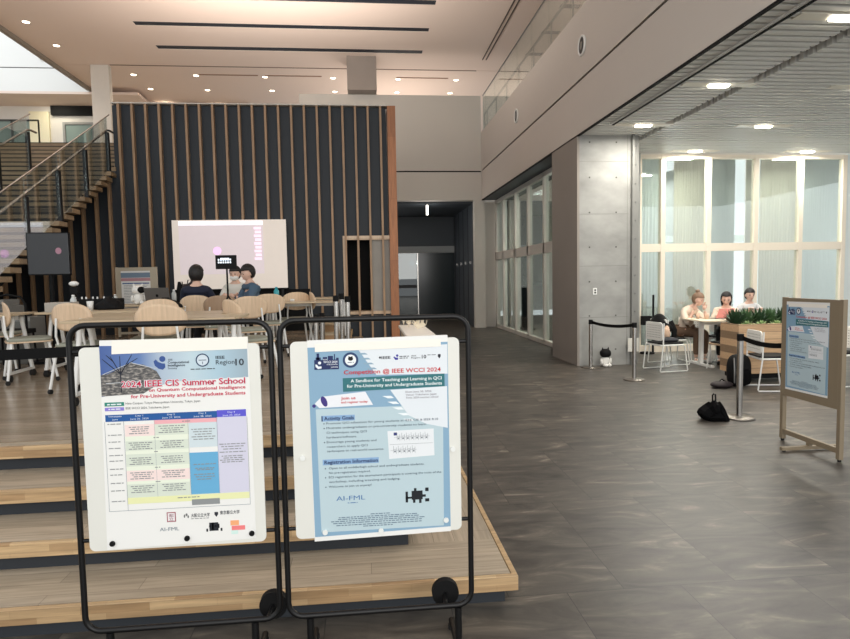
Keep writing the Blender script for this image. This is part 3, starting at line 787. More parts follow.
robot('small white robot with black head sitting against the concrete wall', (4.14, 10.02, 0), 0.3, 1.1)
robot('white robot with dark visor on the table beside the laptop', (-3.05, 8.50, TZ), 0.5, 0.92, False)

# tablet on tripod
def tablet():
    t = thing('tablet_tripod', 'black tripod holding a tablet, standing on the tables before the screen', 'tripod', (-1.33, 6.05, TZ))
    build('pole', MB().cyl((0, 0, 0.14), (0, 0, 0.42), 0.009), M_blackm, t)
    for a in (0.4, 2.5, 4.6): build('leg', MB().cyl((0, 0, 0.15), (0.09*math.cos(a), 0.09*math.sin(a), 0.005), 0.007), M_blackm, t)
    tb = thing('tablet', 'black tablet with a lit white interface, held on the tripod', 'tablet', (-1.33, 6.03, TZ+0.475))
    build('case', MB().bb(-0.10, 0.10, -0.006, 0.006, -0.065, 0.07), M_blackm, tb, bevel=0.003)
    scr = mat('tablet_white', (225, 235, 245), emit=0.8)
    m = MB()
    for k, w in enumerate((0.10, 0.13)): 
        for i in range(6): m.bb(-0.075+i*0.022, -0.075+i*0.022+0.013, -0.009, -0.0065, 0.018-k*0.026, 0.034-k*0.026)
    m.bb(-0.05, 0.03, -0.009, -0.0065, 0.024, 0.042)
    build('screen_icons', m, scr, tb)
tablet()

# projection screen
def screen():
    t = thing('projection_screen', 'large cream projection screen with a projected window, before the slatted wall', 'projection screen', (-2.51, 11.78, 0))
    build('screen_sheet', MB().bb(-1.05, 1.05, -0.01, 0.01, 1.46, 2.76), mat('projected_cream', (206, 196, 186), 0.8, emit=0.42), t)
    build('projected_window', MB().bb(-0.93, 0.62, -0.014, -0.011, 1.74, 2.72), mat('projected_grey', (206, 194, 196), emit=0.42), t)
    build('projected_title_bar', MB().bb(-0.93, 0.62, -0.017, -0.014, 2.66, 2.74), mat('projected_white', (236, 232, 240), emit=0.6), t)
    build('projected_blob', MB().prism(ell(-0.24, 2.18, 0.075, 0.075), -0.017, -0.014, 'y'), mat('projected_pink', (240, 190, 235), emit=0.6), t)
    ic = MB()
    for k in range(9): ic.bb(0.45+0.02*(k % 2), 0.58, -0.017, -0.014, 2.0+0.072*k, 2.045+0.072*k)
    build('projected_icons', ic, mat('projected_lilac', (240, 212, 232), emit=0.6), t)
    build('bottom_bar', MB().bb(-1.07, 1.07, -0.025, 0.02, 1.43, 1.46), M_blackm, t)
    for s in (-1, 1): build('stand_leg', MB().bb(s*0.95-0.02, s*0.95+0.02, -0.02, 0.02, STG, 1.45).bb(s*0.95-0.02, s*0.95+0.02, -0.3, 0.2, STG, STG+0.03), M_black, t)
    tag(build('dark_wall_base', MB().bb(-1.2, 1.35, 0, 0.02, STG, 1.43), M_blackm, loc=(-2.4, 11.86, 0)), 'black sheet standing for the dark wall base below the projection screen', 'curtain')  # added black sheet in place of the dark wall base
screen()

# floor-standing monitor by the stairs
def monitor():
    t = thing('monitor_stand', 'dark grey monitor on a floor stand in front of the stairs', 'monitor', (-3.92, 8.0, STG+0.004), 0.08)
    m = MB().bb(-0.235, 0.235, -0.02, 0.02, 1.11, 1.62)
    build('display', m, mat('monitor_grey', (44, 46, 49), 0.25), t, bevel=0.004)
    build('bezel', MB().bb(-0.245, 0.245, -0.012, 0.03, 1.10, 1.11).bb(-0.245, 0.245, -0.012, 0.03, 1.62, 1.63).bb(-0.245, -0.235, -0.012, 0.03, 1.1, 1.63).bb(0.235, 0.245, -0.012, 0.03, 1.1, 1.63), M_blackm, t)
    build('painted_reflection', MB().prism(ell(0.12, 1.40, 0.035, 0.04), -0.022, -0.0205, 'y'), mat('dim_pink', (150, 110, 125), emit=0.15), t)  # pink reflection on the dark screen, painted as a faintly glowing disc
    build('pole', MB().cyl((0, 0.03, 0.03), (0, 0.03, 1.3), 0.025), M_blackm, t)
    build('base', MB().prism(rrect(0.5, 0.4, 0.05), 0, 0.03, 'z'), M_blackm, t)
monitor()

# camera on tripod, speaker box, dark bags and boxes at left
def misc_left():
    t = thing('camera_tripod', 'tripod with a white camera head in front of the slatted wall, left', 'tripod', (-3.34, 7.35, STG+0.004))
    for a in (0.5, 2.6, 4.7): build('leg', MB().cyl((0, 0, 0.75), (0.3*math.cos(a), 0.3*math.sin(a), 0.0), 0.012), M_blackm, t)
    build('column', MB().cyl((0, 0, 0.7), (0, 0, 0.98), 0.02), M_blackm, t)
    build('camera_body', MB().bb(-0.05, 0.05, -0.04, 0.04, 0.98, 1.08), M_blackm, t, bevel=0.008)
    build('camera_head', MB().sphere((0, -0.02, 1.12), (0.06, 0.05, 0.035)), M_whitemetal, t)
    t.scale = (0.88, 0.88, 0.88)
    e = thing('audio_mixer', 'black audio case with small pale fittings on the left tables', 'case', (-3.02, 7.25, TZ-0.0))
    build('case', MB().bb(-0.28, 0.22, -0.12, 0.12, 0, 0.12), M_blackm, e, bevel=0.01)
    k = MB()
    for i in range(7): k.cyl((-0.24+i*0.06, -0.08+0.03*(i % 2), 0.12), (-0.24+i*0.06, -0.08+0.03*(i % 2), 0.145), 0.009, seg=8)
    build('knob', k, M_whitemetal, e)
    def lump(label, loc, r, m=M_blackm, name='black_bag'):
        def fn(p):
            q = 1+0.14*math.sin(5*p.x+3*p.z+loc[0]*9)+0.1*math.sin(7*p.y-4*p.z); p = p*q
            if p.z < -0.4: p.z = -0.4
            return p
        b = thing(name, label, 'bag', (loc[0], loc[1], loc[2]))
        build('bag_body', MB().sphere((0, 0, r[2]*0.4), r, 22, 14, fn), m, b)
        build('handle', MB().tube([(-0.3*r[0], 0, r[2]*1.2), (-0.2*r[0], 0, r[2]*1.6), (0.2*r[0], 0, r[2]*1.6), (0.3*r[0], 0, r[2]*1.2)], 0.008, 6), m, b)
        return b
    lump('black bag slumped on the table right of the audio case', (-2.84, 7.08, TZ), (0.14, 0.12, 0.09))
    lump('black bag on the table beside the person in navy', (-2.28, 7.18, TZ), (0.17, 0.1, 0.07))
    lump('dark backpack standing behind the laptop', (-2.46, 8.82, TZ), (0.11, 0.1, 0.2), mat('plum_black', (38, 28, 32), 0.8))
    lump('black sling bag against the wall left of the person in navy', (-2.92, 9.95, STG), (0.15, 0.15, 0.62))
    # grey cartons
    for (x, y, z, w, h, lab) in ((-4.75, 8.3, STG+0.004, 0.5, 0.72, 'large grey carton under the stairs'), (-4.30, 8.1, STG+0.004, 0.3, 0.58, 'grey carton right of the large carton'), (-4.7, 8.25, STG+0.724, 0.34, 0.08, 'flat grey carton on top of the large carton')):
        c = thing('carton', lab, 'box', (x, y, z)); build('box_body', MB().bb(-w/2, w/2, -0.18, 0.18, 0, h), mat('grey_card', (120, 120, 116), 0.8), c, bevel=0.004)
        build('flap', MB().bb(-w/2, w/2, -0.185, -0.18, h-0.05, h), mat('pale_tape', (150, 150, 146), 0.6), c)
    ch = thing('armchair', 'black chair with a curved tube back behind the left tables', 'chair', (-4.25, 7.65, STG+0.004))
    build('back_frame', MB().tube([(-0.2, 0, 0.4), (-0.2, 0, 0.75), (-0.15, 0, 0.84), (0.0, 0, 0.87), (0.15, 0, 0.84), (0.2, 0, 0.75), (0.2, 0, 0.4)], 0.014), M_blackm, ch)
    build('seat', MB().prism(rrect(0.44, 0.42, 0.06), 0.40, 0.45, 'z'), M_blackm, ch)
    for sx in (-1, 1):
        for sy in (-1, 1): build('leg', MB().cyl((sx*0.18, sy*0.17, 0.4), (sx*0.2, sy*0.2, 0), 0.012), M_blackm, ch)
    # wooden boxes by the niche
    for (x, y, w, h, lab) in ((-0.50, 9.2, 0.34, 0.3, 'low wooden crate behind the poster stands'), (-0.42, 8.2, 0.24, 0.24, 'small wooden crate near the stage edge')):
        c = thing('wooden_crate', lab, 'crate', (x, y, STG+0.004)); build('crate_body', MB().bb(-w/2, w/2, -0.15, 0.15, 0, h), mat('crate_pine', (170, 136, 100), 0.7, noise=0.15), c, bevel=0.004)
        build('crate_lid', MB().bb(-w/2-0.01, w/2+0.01, -0.16, 0.16, h, h+0.02), M_table, c)
misc_left()

# ------------------------------------------------------------------ text
_tc = {}
def text_mb(s, x0, z0, w, cap, mi=0, y=0.0, off=0.0):
    key = (s, round(off, 4))
    if key not in _tc:
        c = bpy.data.curves.new('t', 'FONT'); c.body = s; c.size = 1; c.resolution_u = 2; c.offset = off
        o = bpy.data.objects.new('t', c); COL.objects.link(o)
        dg = bpy.context.evaluated_depsgraph_get(); me = bpy.data.meshes.new_from_object(o.evaluated_get(dg))
        vs = [v.co.copy() for v in me.vertices]; fs = [tuple(p.vertices) for p in me.polygons]
        bpy.data.objects.remove(o); bpy.data.curves.remove(c); bpy.data.meshes.remove(me)
        _tc[key] = (vs, fs)
    vs, fs = _tc[key]; m = MB()
    if not vs: return m
    a = min(v.x for v in vs); b = max(v.x for v in vs); k = w/(b-a); kz = cap/0.70
    m.add([(x0+(v.x-a)*k, y, z0+v.y*kz) for v in vs], fs, mi)
    return m
def bold(s, x0, z0, w, cap, y=0.0, t=0.0012):
    return text_mb(s, x0, z0, w, cap, y=y, off=min(0.016, 0.42*t/(cap/0.70)))
def greek(x0, x1, z, h, y, seed=0, m=None):
    m = m or MB(); rnd = random.Random(int(x0*1000+z*7777)+seed); x = x0
    while x < x1-0.004:
        w = min(rnd.uniform(0.006, 0.022), x1-x); m.bb(x, x+w, y-0.0001, y, z, z+h); x += w+0.0035
    return m

class Print:
    """flat printed shapes on a sheet: local x right, z up, front towards -y"""
    def __init__(s, parent): s.p = parent; s.y = -0.0012
    def shape(s, name, polys, rgb, lvl=1):
        groups = [polys] if name in ('grey_ticks', 'white_ticks', 'pixel_mark', 'skyline_box', 'society_mark', 'swoosh_mark', 'society_logo', 'badge_mark', 'flower_mark', 'megaphone') else [[p] for p in polys]
        for g in groups:
            m = MB()
            for p in g: m.prism(p, -0.0006-0.0003*lvl, -0.0004-0.0003*lvl, 'y')
            build(name, m, print_mat(name+'_%d_%d_%d' % rgb, rgb), s.p)
    def put(s, name, m, rgb, lvl=5):
        mm = MB().merge(m, Matrix.Translation((0, -0.0008-0.0003*lvl, 0))); return build(name, mm, print_mat(name+'_%d_%d_%d' % rgb, rgb), s.p)
def rect(x0, x1, z0, z1): return [(x0, z0), (x1, z0), (x1, z1), (x0, z1)]

def photo_mat():
    m = bpy.data.materials.new('print_header_sky'); m.use_nodes = True; nt = m.node_tree; b = nt.nodes['Principled BSDF']
    tc = nt.nodes.new('ShaderNodeTexCoord'); sx = nt.nodes.new('ShaderNodeSeparateXYZ'); nt.links.new(tc.outputs['Object'], sx.inputs[0])
    mr = nt.nodes.new('ShaderNodeMapRange'); mr.inputs['From Min'].default_value = 0.0; mr.inputs['From Max'].default_value = 0.56
    nt.links.new(sx.outputs['X'], mr.inputs[0])
    r = ramp(nt, [(0.0, (62, 88, 148)), (0.28, (90, 120, 172)), (0.42, (168, 184, 200)), (0.62, (186, 206, 214)), (0.8, (166, 194, 208)), (1.0, (150, 170, 182))])
    nt.links.new(mr.outputs[0], r.inputs[0]); nt.links.new(r.outputs[0], b.inputs['Base Color']); b.inputs['Roughness'].default_value = 0.5
    return m
def build_mat_print():
    m = bpy.data.materials.new('print_building'); m.use_nodes = True; nt = m.node_tree; b = nt.nodes['Principled BSDF']
    tc = nt.nodes.new('ShaderNodeTexCoord'); mp = nt.nodes.new('ShaderNodeMapping'); mp.inputs['Scale'].default_value = (60, 1, 160)
    nz = nt.nodes.new('ShaderNodeTexNoise'); nz.inputs['Scale'].default_value = 1; nz.inputs['Detail'].default_value = 4
    nt.links.new(tc.outputs['Object'], mp.inputs[0]); nt.links.new(mp.outputs[0], nz.inputs['Vector'])
    r = ramp(nt, [(0.3, (46, 48, 54)), (0.5, (96, 94, 92)), (0.68, (170, 164, 156))])
    nt.links.new(nz.outputs[0], r.inputs[0]); nt.links.new(r.outputs[0], b.inputs['Base Color']); b.inputs['Roughness'].default_value = 0.5
    return m

def schedule_poster(parent):
    P = Print(parent)
    build('paper', MB().prism([(0.0, 0.0), (0.57, 0.012), (0.567, 0.821), (0.013, 0.822)], -0.0006, 0, 'y'), print_mat('paper', (232, 232, 228)), parent)
    build('header_photo', MB().prism([(0.012, 0.801), (0.563, 0.79), (0.563, 0.663), (0.30, 0.655), (0.011, 0.604)], -0.0012, -0.0008, 'y'), photo_mat(), parent)
    build('printed_building', MB().prism([(0.012, 0.688), (0.037, 0.692), (0.125, 0.731), (0.172, 0.724), (0.218, 0.698), (0.237, 0.662), (0.205, 0.636), (0.166, 0.612), (0.011, 0.606)], -0.0015, -0.0012, 'y'), build_mat_print(), parent)
    b = MB()
    for (a, c) in (((0.085, 0.69), (0.05, 0.76)), ((0.085, 0.69), (0.02, 0.75)), ((0.085, 0.66), (0.085, 0.76)), ((0.085, 0.69), (0.13, 0.765)), ((0.06, 0.74), (0.035, 0.765)), ((0.085, 0.62), (0.085, 0.70)), ((0.1, 0.72), (0.15, 0.75))):
        b.cyl((a[0], 0, a[1]), (c[0], 0, c[1]), 0.0022, 0.001, 4)
    P.put('printed_tree', b, (38, 42, 54), 3)
    rl = MB()
    for (a, c) in (((0.02, 0.690), (0.125, 0.733)), ((0.125, 0.733), (0.22, 0.706)), ((0.03, 0.655), (0.16, 0.66))): rl.cyl((a[0], 0, a[1]), (c[0], 0, c[1]), 0.0016, 0.0012, 4)
    P.put('printed_roof_line', rl, (200, 204, 206), 3)
    P.shape('paper_strip', [[(0.056, 0.768), (0.563, 0.774), (0.567, 0.822), (0.059, 0.82)]], (240, 236, 226), 6)
    crim = (196, 30, 72)
    P.put('title_halo', text_mb('2024 IEEE CIS Summer School', 0.0825, 0.6385, 0.471, 0.024, off=0.075), (226, 222, 224), 4)
    P.put('title_text', bold('2024 IEEE CIS Summer School', 0.085, 0.6385, 0.466, 0.024, t=0.0028).merge(bold('on Quantum Computational Intelligence', 0.186, 0.6185, 0.365, 0.0125, t=0.0018)).merge(bold('for Pre-University and Undergraduate Students', 0.119, 0.595, 0.431, 0.0135, t=0.0018)), crim)
    P.shape('society_logo', [ell(0.242, 0.744, 0.0115, 0.0115), [(0.209, 0.735), (0.217, 0.743), (0.226, 0.733), (0.24, 0.727), (0.251, 0.726), (0.252, 0.711), (0.242, 0.702), (0.227, 0.706), (0.213, 0.719)]], (58, 84, 142), 4)
    P.put('logo_text', text_mb('IEEE', 0.264, 0.737, 0.016, 0.007).merge(bold('Computational', 0.262, 0.7255, 0.079, 0.009, t=0.001)).merge(bold('Intelligence', 0.262, 0.714, 0.064, 0.009, t=0.001)).merge(text_mb('Society', 0.261, 0.7035, 0.035, 0.0075)), (44, 54, 66))
    ring = MB().tube([(0.392+0.0235*math.cos(a*PI/16), 0, 0.735+0.0235*math.sin(a*PI/16)) for a in range(32)], 0.0022, 4, closed=True)
    P.shape('emblem_disc', [ell(0.392, 0.735, 0.022, 0.022)], (206, 218, 226), 3)
    ring.cyl((0.378, 0, 0.735), (0.406, 0, 0.735), 0.0012, seg=4).cyl((0.392, 0, 0.719), (0.392, 0, 0.729), 0.0012, seg=4)
    P.put('emblem_ring', ring, (38, 62, 96), 4)
    P.put('region_text', bold('IEEE', 0.442, 0.738, 0.034, 0.0115, t=0.001).merge(text_mb('Region', 0.442, 0.7165, 0.071, 0.0175)).merge(bold('10', 0.516, 0.7105, 0.033, 0.0255, t=0.0035)).merge(greek(0.346, 0.437, 0.699, 0.003, 0)), (40, 44, 52))
    P.shape('venue_tag', [rect(0.020, 0.092, 0.5665, 0.5815)], (48, 132, 116), 2); P.shape('date_tag', [rect(0.020, 0.091, 0.548, 0.5615)], (140, 128, 206), 2)
    P.put('tag_text', greek(0.03, 0.082, 0.571, 0.005, 0).merge(greek(0.034, 0.078, 0.553, 0.004, 0)), (226, 232, 234))
    P.put('venue_text', text_mb('Hino Campus, Tokyo Metropolitan University, Tokyo, Japan', 0.098, 0.5715, 0.279, 0.0085).merge(text_mb('IEEE WCCI 2024, Yokohama, Japan', 0.097, 0.5525, 0.162, 0.0085)), (84, 88, 90))
    P.shape('table_header', [rect(0.020, 0.4375, 0.506, 0.533)], (36, 88, 152), 2); P.shape('last_day_header', [rect(0.4375, 0.549, 0.508, 0.5355)], (92, 88, 202), 2)
    for (c, a, bb) in ((0.056, 'Timetable', 'June'), (0.146, 'Day 1', 'June 26, 2024'), (0.265, 'Day 2', 'June 27, 2024'), (0.383, 'Day 3', 'June 28, 2024'), (0.493, 'Day 4', 'June 29, 2024')):
        wa = 0.009*len(a)*0.62; wb = 0.009*len(bb)*0.58; P.put('header_text', text_mb(a, c-wa/2, 0.5235, wa, 0.0065).merge(text_mb(bb, c-wb/2, 0.5115, wb, 0.0065)), (222, 230, 240))
    P.shape('pink_cells', [rect(0.090, 0.201, 0.446, 0.492), rect(0.088, 0.325, 0.268, 0.310)], (238, 218, 213), 2)
    P.shape('pink_band', [rect(0.201, 0.4365, 0.490, 0.506)], (232, 172, 178), 2)
    P.shape('green_cells', [rect(0.201, 0.328, 0.446, 0.490), rect(0.089, 0.326, 0.389, 0.427), rect(0.088, 0.326, 0.327, 0.383-0.008), rect(0.087, 0.325, 0.203, 0.256)], (212, 220, 205), 2)
    P.shape('pale_bands', [rect(0.089, 0.327, 0.427, 0.446), rect(0.088, 0.326, 0.375, 0.389), rect(0.088, 0.325, 0.310, 0.327), rect(0.087, 0.325, 0.256, 0.268)], (228, 234, 216), 2)
    P.shape('light_blue_cell', [rect(0.329, 0.436, 0.392, 0.490)], (204, 217, 221), 2)
    P.shape('blue_cell', [rect(0.327, 0.4355, 0.204, 0.371)], (104, 170, 208), 2)
    P.shape('lavender_cell', [rect(0.4355, 0.550, 0.204, 0.508)], (207, 206, 222), 2)
    P.shape('yellow_band', [rect(0.087, 0.550, 0.178, 0.203)], (228, 230, 176), 2)
    P.shape('grey_cell', [rect(0.328, 0.435, 0.161, 0.184)], (140, 144, 144), 3)
    fr = MB()
    for z in (0.152,): fr.bb(0.016, 0.552, -0.0001, 0, z, z+0.0015)
    for x in (0.016, 0.086, 0.5515): fr.bb(x, x+0.0012, -0.0001, 0, 0.152, 0.506)
    for x in (0.200, 0.326, 0.436): fr.bb(x, x+0.0008, -0.0001, 0, 0.203, 0.506)
    P.put('table_frame', fr, (130, 140, 150), 3)
    fp = MB()
    def lines(c, zs, w):
        for i, z in enumerate(zs): k = w*(1-0.28*(i % 3)/2); greek(c-k/2, c+k/2, z, 0.0034, 0, i, fp)
    for z in (0.495, 0.452, 0.425, 0.400, 0.372, 0.350, 0.318, 0.295, 0.262, 0.232, 0.19): lines(0.052, [z], 0.05)
    lines(0.145, [0.480, 0.472, 0.464, 0.455], 0.08); lines(0.265, [0.480, 0.471, 0.463, 0.455], 0.10)
    for zz in (0.418, 0.358, 0.300, 0.246): lines(0.145, [zz, zz-0.008, zz-0.016, zz-0.024], 0.088); lines(0.263, [zz+0.002, zz-0.006, zz-0.014, zz-0.022], 0.088)
    lines(0.383, [0.462, 0.452, 0.442, 0.432, 0.422], 0.09); lines(0.383, [0.322, 0.306, 0.300, 0.282, 0.272, 0.262], 0.085)
    lines(0.492, [0.398, 0.388, 0.378, 0.366, 0.350, 0.342, 0.334, 0.326], 0.1); lines(0.32, [0.192], 0.09); lines(0.32, [0.496], 0.03)
    for z in (0.436, 0.381, 0.318, 0.261): lines(0.205, [z], 0.02)
    P.put('fine_print', fp, (138, 142, 142), 4)['kind'] = 'stuff'
    P.shape('seal_frame', [rect(0.230, 0.264, 0.098, 0.137)], (150, 70, 84), 2); P.shape('seal_inner', [rect(0.2335, 0.2605, 0.1015, 0.1335)], (232, 226, 226), 3)
    P.put('seal_text', text_mb('都', 0.238, 0.118, 0.018, 0.010).merge(text_mb('立', 0.238, 0.104, 0.018, 0.010)), (120, 60, 76), 4)
    P.put('university_text', bold('大阪公立大学', 0.322, 0.113, 0.072, 0.0115, t=0.0006).merge(bold('東京都立大学', 0.433, 0.118, 0.076, 0.0115, t=0.0006)).merge(greek(0.322, 0.39, 0.105, 0.002, 0)), (70, 74, 80), 3)
    P.shape('shield_mark', [[(0.412, 0.128), (0.426, 0.128), (0.426, 0.118), (0.419, 0.108), (0.412, 0.118)]], (44, 46, 54), 2)
    P.shape('flower_mark', [ell(0.297, 0.118, 0.003, 0.007, 8), ell(0.305, 0.123, 0.004, 0.006, 8), ell(0.311, 0.115, 0.003, 0.006, 8)], (110, 112, 112), 2)
    P.put('lab_logo', text_mb('AI-FML', 0.201, 0.063, 0.074, 0.014), (110, 124, 136))
    blobs = [rect(0.39, 0.425, 0.052, 0.086)]+[rect(0.378+0.011*i, 0.385+0.011*i, 0.05+0.006*((i*3) % 5), 0.062+0.006*((i*2) % 5)) for i in range(6)]
    P.shape('pixel_mark', blobs, (36, 40, 46), 2)
    P.shape('pink_stack', [rect(0.476, 0.528, 0.05, 0.068)], (236, 128, 128), 2); P.shape('orange_stack', [rect(0.472, 0.505, 0.07, 0.09)], (240, 170, 120), 2); P.shape('mint_patch', [rect(0.474, 0.500, 0.034, 0.05)], (206, 232, 224), 2)

def competition_poster(parent):
    P = Print(parent)
    build('paper', MB().prism([(0.004, 0.004), (0.560, 0.014), (0.558, 0.828), (-0.001, 0.821)], -0.0006, 0, 'y'), print_mat('paper', (232, 232, 228)), parent)
    P.shape('blue_ground', [[(0.006, 0.022), (0.559, 0.034), (0.558, 0.800), (-0.001, 0.792)]], (134, 168, 192), 1)
    P.shape('pale_panel', [[(0.032, 0.040), (0.531, 0.040), (0.535, 0.545), (0.024, 0.544)]], (184, 204, 210), 2)
    P.shape('white_wedge', [[(0.200, 0.776), (0.556, 0.790), (0.556, 0.670), (0.268, 0.675)], [(0.322, 0.612), (0.553, 0.619), (0.553, 0.447), (0.464, 0.468), (0.395, 0.505)]], (222, 228, 232), 3)
    st = [[(0.19+0.012*i, 0.765-0.02*i), (0.225+0.012*i, 0.765-0.02*i), (0.236+0.012*i, 0.758-0.02*i), (0.203+0.012*i, 0.758-0.02*i)] for i in range(4)]
    P.shape('grey_ticks', st, (140, 168, 186), 4)
    st = [[(0.29+0.020*i, 0.588-0.024*i), (0.325+0.020*i, 0.588-0.024*i), (0.337+0.020*i, 0.578-0.024*i), (0.312+0.020*i, 0.578-0.024*i)] for i in range(5)]
    P.shape('white_ticks', st, (232, 238, 240), 4)
    P.shape('paper_strip', [[(0.028, 0.774), (0.53, 0.782), (0.53, 0.812), (0.028, 0.806)]], (240, 236, 226), 7)
    P.shape('skyline_box', [rect(0.024, 0.1205, 0.703, 0.742), rect(0.034, 0.044, 0.742, 0.768), rect(0.03, 0.05, 0.742, 0.752), rect(0.058, 0.075, 0.742, 0.753), rect(0.078, 0.098, 0.742, 0.757), rect(0.102, 0.106, 0.742, 0.764), rect(0.11, 0.12, 0.742, 0.749)], (36, 48, 92), 4)
    P.shape('swoosh_mark', [ell(0.045, 0.730, 0.006, 0.006), [(0.028, 0.724), (0.034, 0.724), (0.04, 0.716), (0.052, 0.716), (0.052, 0.708), (0.038, 0.706), (0.029, 0.714)]], (230, 236, 242), 5)
    P.put('skyline_text', bold('WCCI 2024', 0.060, 0.729, 0.055, 0.0085, t=0.001).merge(text_mb('IEEE', 0.060, 0.7405, 0.016, 0.005)).merge(text_mb('YOKOHAMA', 0.072, 0.720, 0.044, 0.006)).merge(text_mb('JAPAN', 0.088, 0.709, 0.028, 0.006)), (230, 236, 242), 6)
    P.shape('badge_ring', [ell(0.167, 0.738, 0.031, 0.031, 28)], (44, 66, 104), 4); P.shape('badge_disc', [ell(0.167, 0.738, 0.022, 0.022, 24)], (232, 236, 236), 5)
    P.shape('badge_mark', [ell(0.167, 0.743, 0.010, 0.008, 14), [(0.158, 0.745), (0.16, 0.755), (0.165, 0.75)], [(0.169, 0.75), (0.174, 0.755), (0.176, 0.745)]], (18, 18, 22), 6)
    P.put('badge_text', greek(0.155, 0.18, 0.727, 0.003, 0), (120, 126, 140), 6)
    P.put('institute_text', bold('IEEE', 0.290, 0.7385, 0.036, 0.0105, t=0.0016).merge(text_mb('Region', 0.410, 0.7365, 0.036, 0.006)).merge(text_mb('IEEE', 0.410, 0.745, 0.02, 0.005)).merge(bold('10', 0.452, 0.7355, 0.018, 0.0145, t=0.002)).merge(greek(0.362, 0.40, 0.745, 0.003, 0)).merge(greek(0.362, 0.395, 0.738, 0.003, 0)).merge(greek(0.475, 0.512, 0.748, 0.002, 0)), (36, 40, 52), 6)
    P.shape('diamond_mark', [[(0.279, 0.744), (0.284, 0.750), (0.289, 0.744), (0.284, 0.738)]], (30, 34, 44), 5)
    P.shape('society_mark', [ell(0.353, 0.75, 0.005, 0.005), [(0.337, 0.745), (0.342, 0.747), (0.347, 0.742), (0.357, 0.742), (0.356, 0.733), (0.345, 0.733)]], (60, 56, 150), 5)
    P.shape('shield_mark', [[(0.518, 0.751), (0.528, 0.751), (0.529, 0.742), (0.523, 0.733), (0.517, 0.742)]], (40, 42, 52), 5)
    red = (196, 36, 44)
    P.put('title_text', bold('Competition @ IEEE WCCI 2024', 0.139, 0.681, 0.389, 0.0165, t=0.0024), red, 6)
    P.shape('teal_banner', [[(0.134, 0.611), (0.543, 0.619), (0.543, 0.671), (0.134, 0.666)]], (52, 112, 118), 4)
    P.put('banner_text', bold('A Sandbox for Teaching and Learning in QCI', 0.165, 0.648, 0.366, 0.0125, t=0.0010).merge(bold('for Pre-University and Undergraduate Students', 0.150, 0.627, 0.382, 0.0125, t=0.0010)), (226, 236, 236), 6)
    P.shape('call_banner', [[(0.021, 0.567), (0.048, 0.594), (0.222, 0.609), (0.252, 0.554), (0.039, 0.549)]], (230, 232, 236), 3)
    P.shape('megaphone', [[(0.058+0.012*math.cos(a*PI/10)-0.006*math.sin(a*PI/10), 0.575+0.021*math.sin(a*PI/10)) for a in range(20)], ell(0.018, 0.558, 0.007, 0.007)], (66, 54, 124), 4)
    P.put('call_text', bold('Join us', 0.125, 0.580, 0.058, 0.0115, t=0.0016).merge(bold('and register today', 0.125, 0.565, 0.106, 0.0085, t=0.001)), red, 6)
    P.put('date_text', text_mb('Date: June 30, 2024', 0.384, 0.598, 0.104, 0.0075).merge(text_mb('Venue: Yokohama, Japan', 0.384, 0.586, 0.125, 0.0075)).merge(text_mb('Time: 2024 summer school', 0.384, 0.574, 0.132, 0.0075)), (110, 96, 112), 6)
    P.shape('heading_band', [rect(0.045, 0.178, 0.494, 0.517), rect(0.045, 0.270, 0.316, 0.339)], (136, 170, 206), 3)
    P.put('heading_text', bold('Activity Goals', 0.056, 0.499, 0.118, 0.0145, t=0.0015), (30, 44, 84), 6); P.put('heading_text', bold('Registration Information', 0.052, 0.3205, 0.214, 0.0145, t=0.0015), (30, 44, 84), 6); P.put('heading_mark', MB().merge(MB().bb(0.046, 0.05, -0.0001, 0, 0.495, 0.516)), (30, 44, 84), 6)
    T = [('Promote QCI education for young students at IEEE CIS & IEEE R10', 0.064, 0.482, 0.450), ('Motivate undergraduate or pre-university students to learn', 0.064, 0.463, 0.40), ('CI techniques using QCI', 0.064, 0.444, 0.160), ('hardware/software.', 0.064, 0.425, 0.120),
         ('Encourage young students and', 0.064, 0.406, 0.198), ('researchers to apply QCI', 0.064, 0.387, 0.162), ('techniques to real-world scenarios.', 0.064, 0.369, 0.228),
         ('Open to all middle/high school and undergraduate students.', 0.069, 0.299, 0.385), ('No pre-registration required.', 0.069, 0.280, 0.166), ('ECI registration for the tournament participants is covering the costs of the', 0.068, 0.262, 0.455), ('workshop, including traveling and lodging.', 0.068, 0.243, 0.287), ('Welcome to join us anyway!', 0.067, 0.223, 0.171)]
    b = MB()
    for (s, x, z, w) in T: P.put('body_text', text_mb(s, x, z, w, 0.0085), (56, 72, 92), 6)
    for z in (0.485, 0.466, 0.409, 0.302, 0.265, 0.226): b.prism(ell(0.055, z, 0.0025, 0.0025, 8), -0.0001, 0, 'y')
    P.put('bullet_dots', b, (56, 72, 92), 6)
    P.shape('chart_card', [[(0.312, 0.329), (0.497, 0.336), (0.495, 0.447), (0.307, 0.444)]], (226, 230, 232), 3)
    c = MB()
    for r0, n, z0 in ((0.345, 7, 0.405), (0.330, 5, 0.352)):
        for i in range(n):
            x = r0+i*0.019; c.bb(x, x+0.012, -0.0001, 0, z0+0.016, z0+0.017); c.bb(x, x+0.001, -0.0001, 0, z0, z0+0.03); c.bb(x+0.011, x+0.012, -0.0001, 0, z0-0.002, z0+0.024); c.bb(x+0.003, x+0.009, -0.0001, 0, z0+0.004, z0+0.010)
        c.bb(r0-0.012, r0+n*0.019, -0.0001, 0, z0+0.012, z0+0.0128)
    c.bb(0.316, 0.49, -0.0001, 0, 0.388, 0.389)
    P.put('circuit_drawing', c, (120, 128, 134), 4)
    P.shape('chart_icon', [rect(0.332, 0.345, 0.425, 0.437)], (58, 66, 120), 4)
    P.put('lab_logo', text_mb('AI-FML', 0.095, 0.1675, 0.116, 0.0185), (74, 116, 168), 4)
    P.put('lab_caption', greek(0.14, 0.18, 0.155, 0.003, 0), (74, 116, 168), 4)
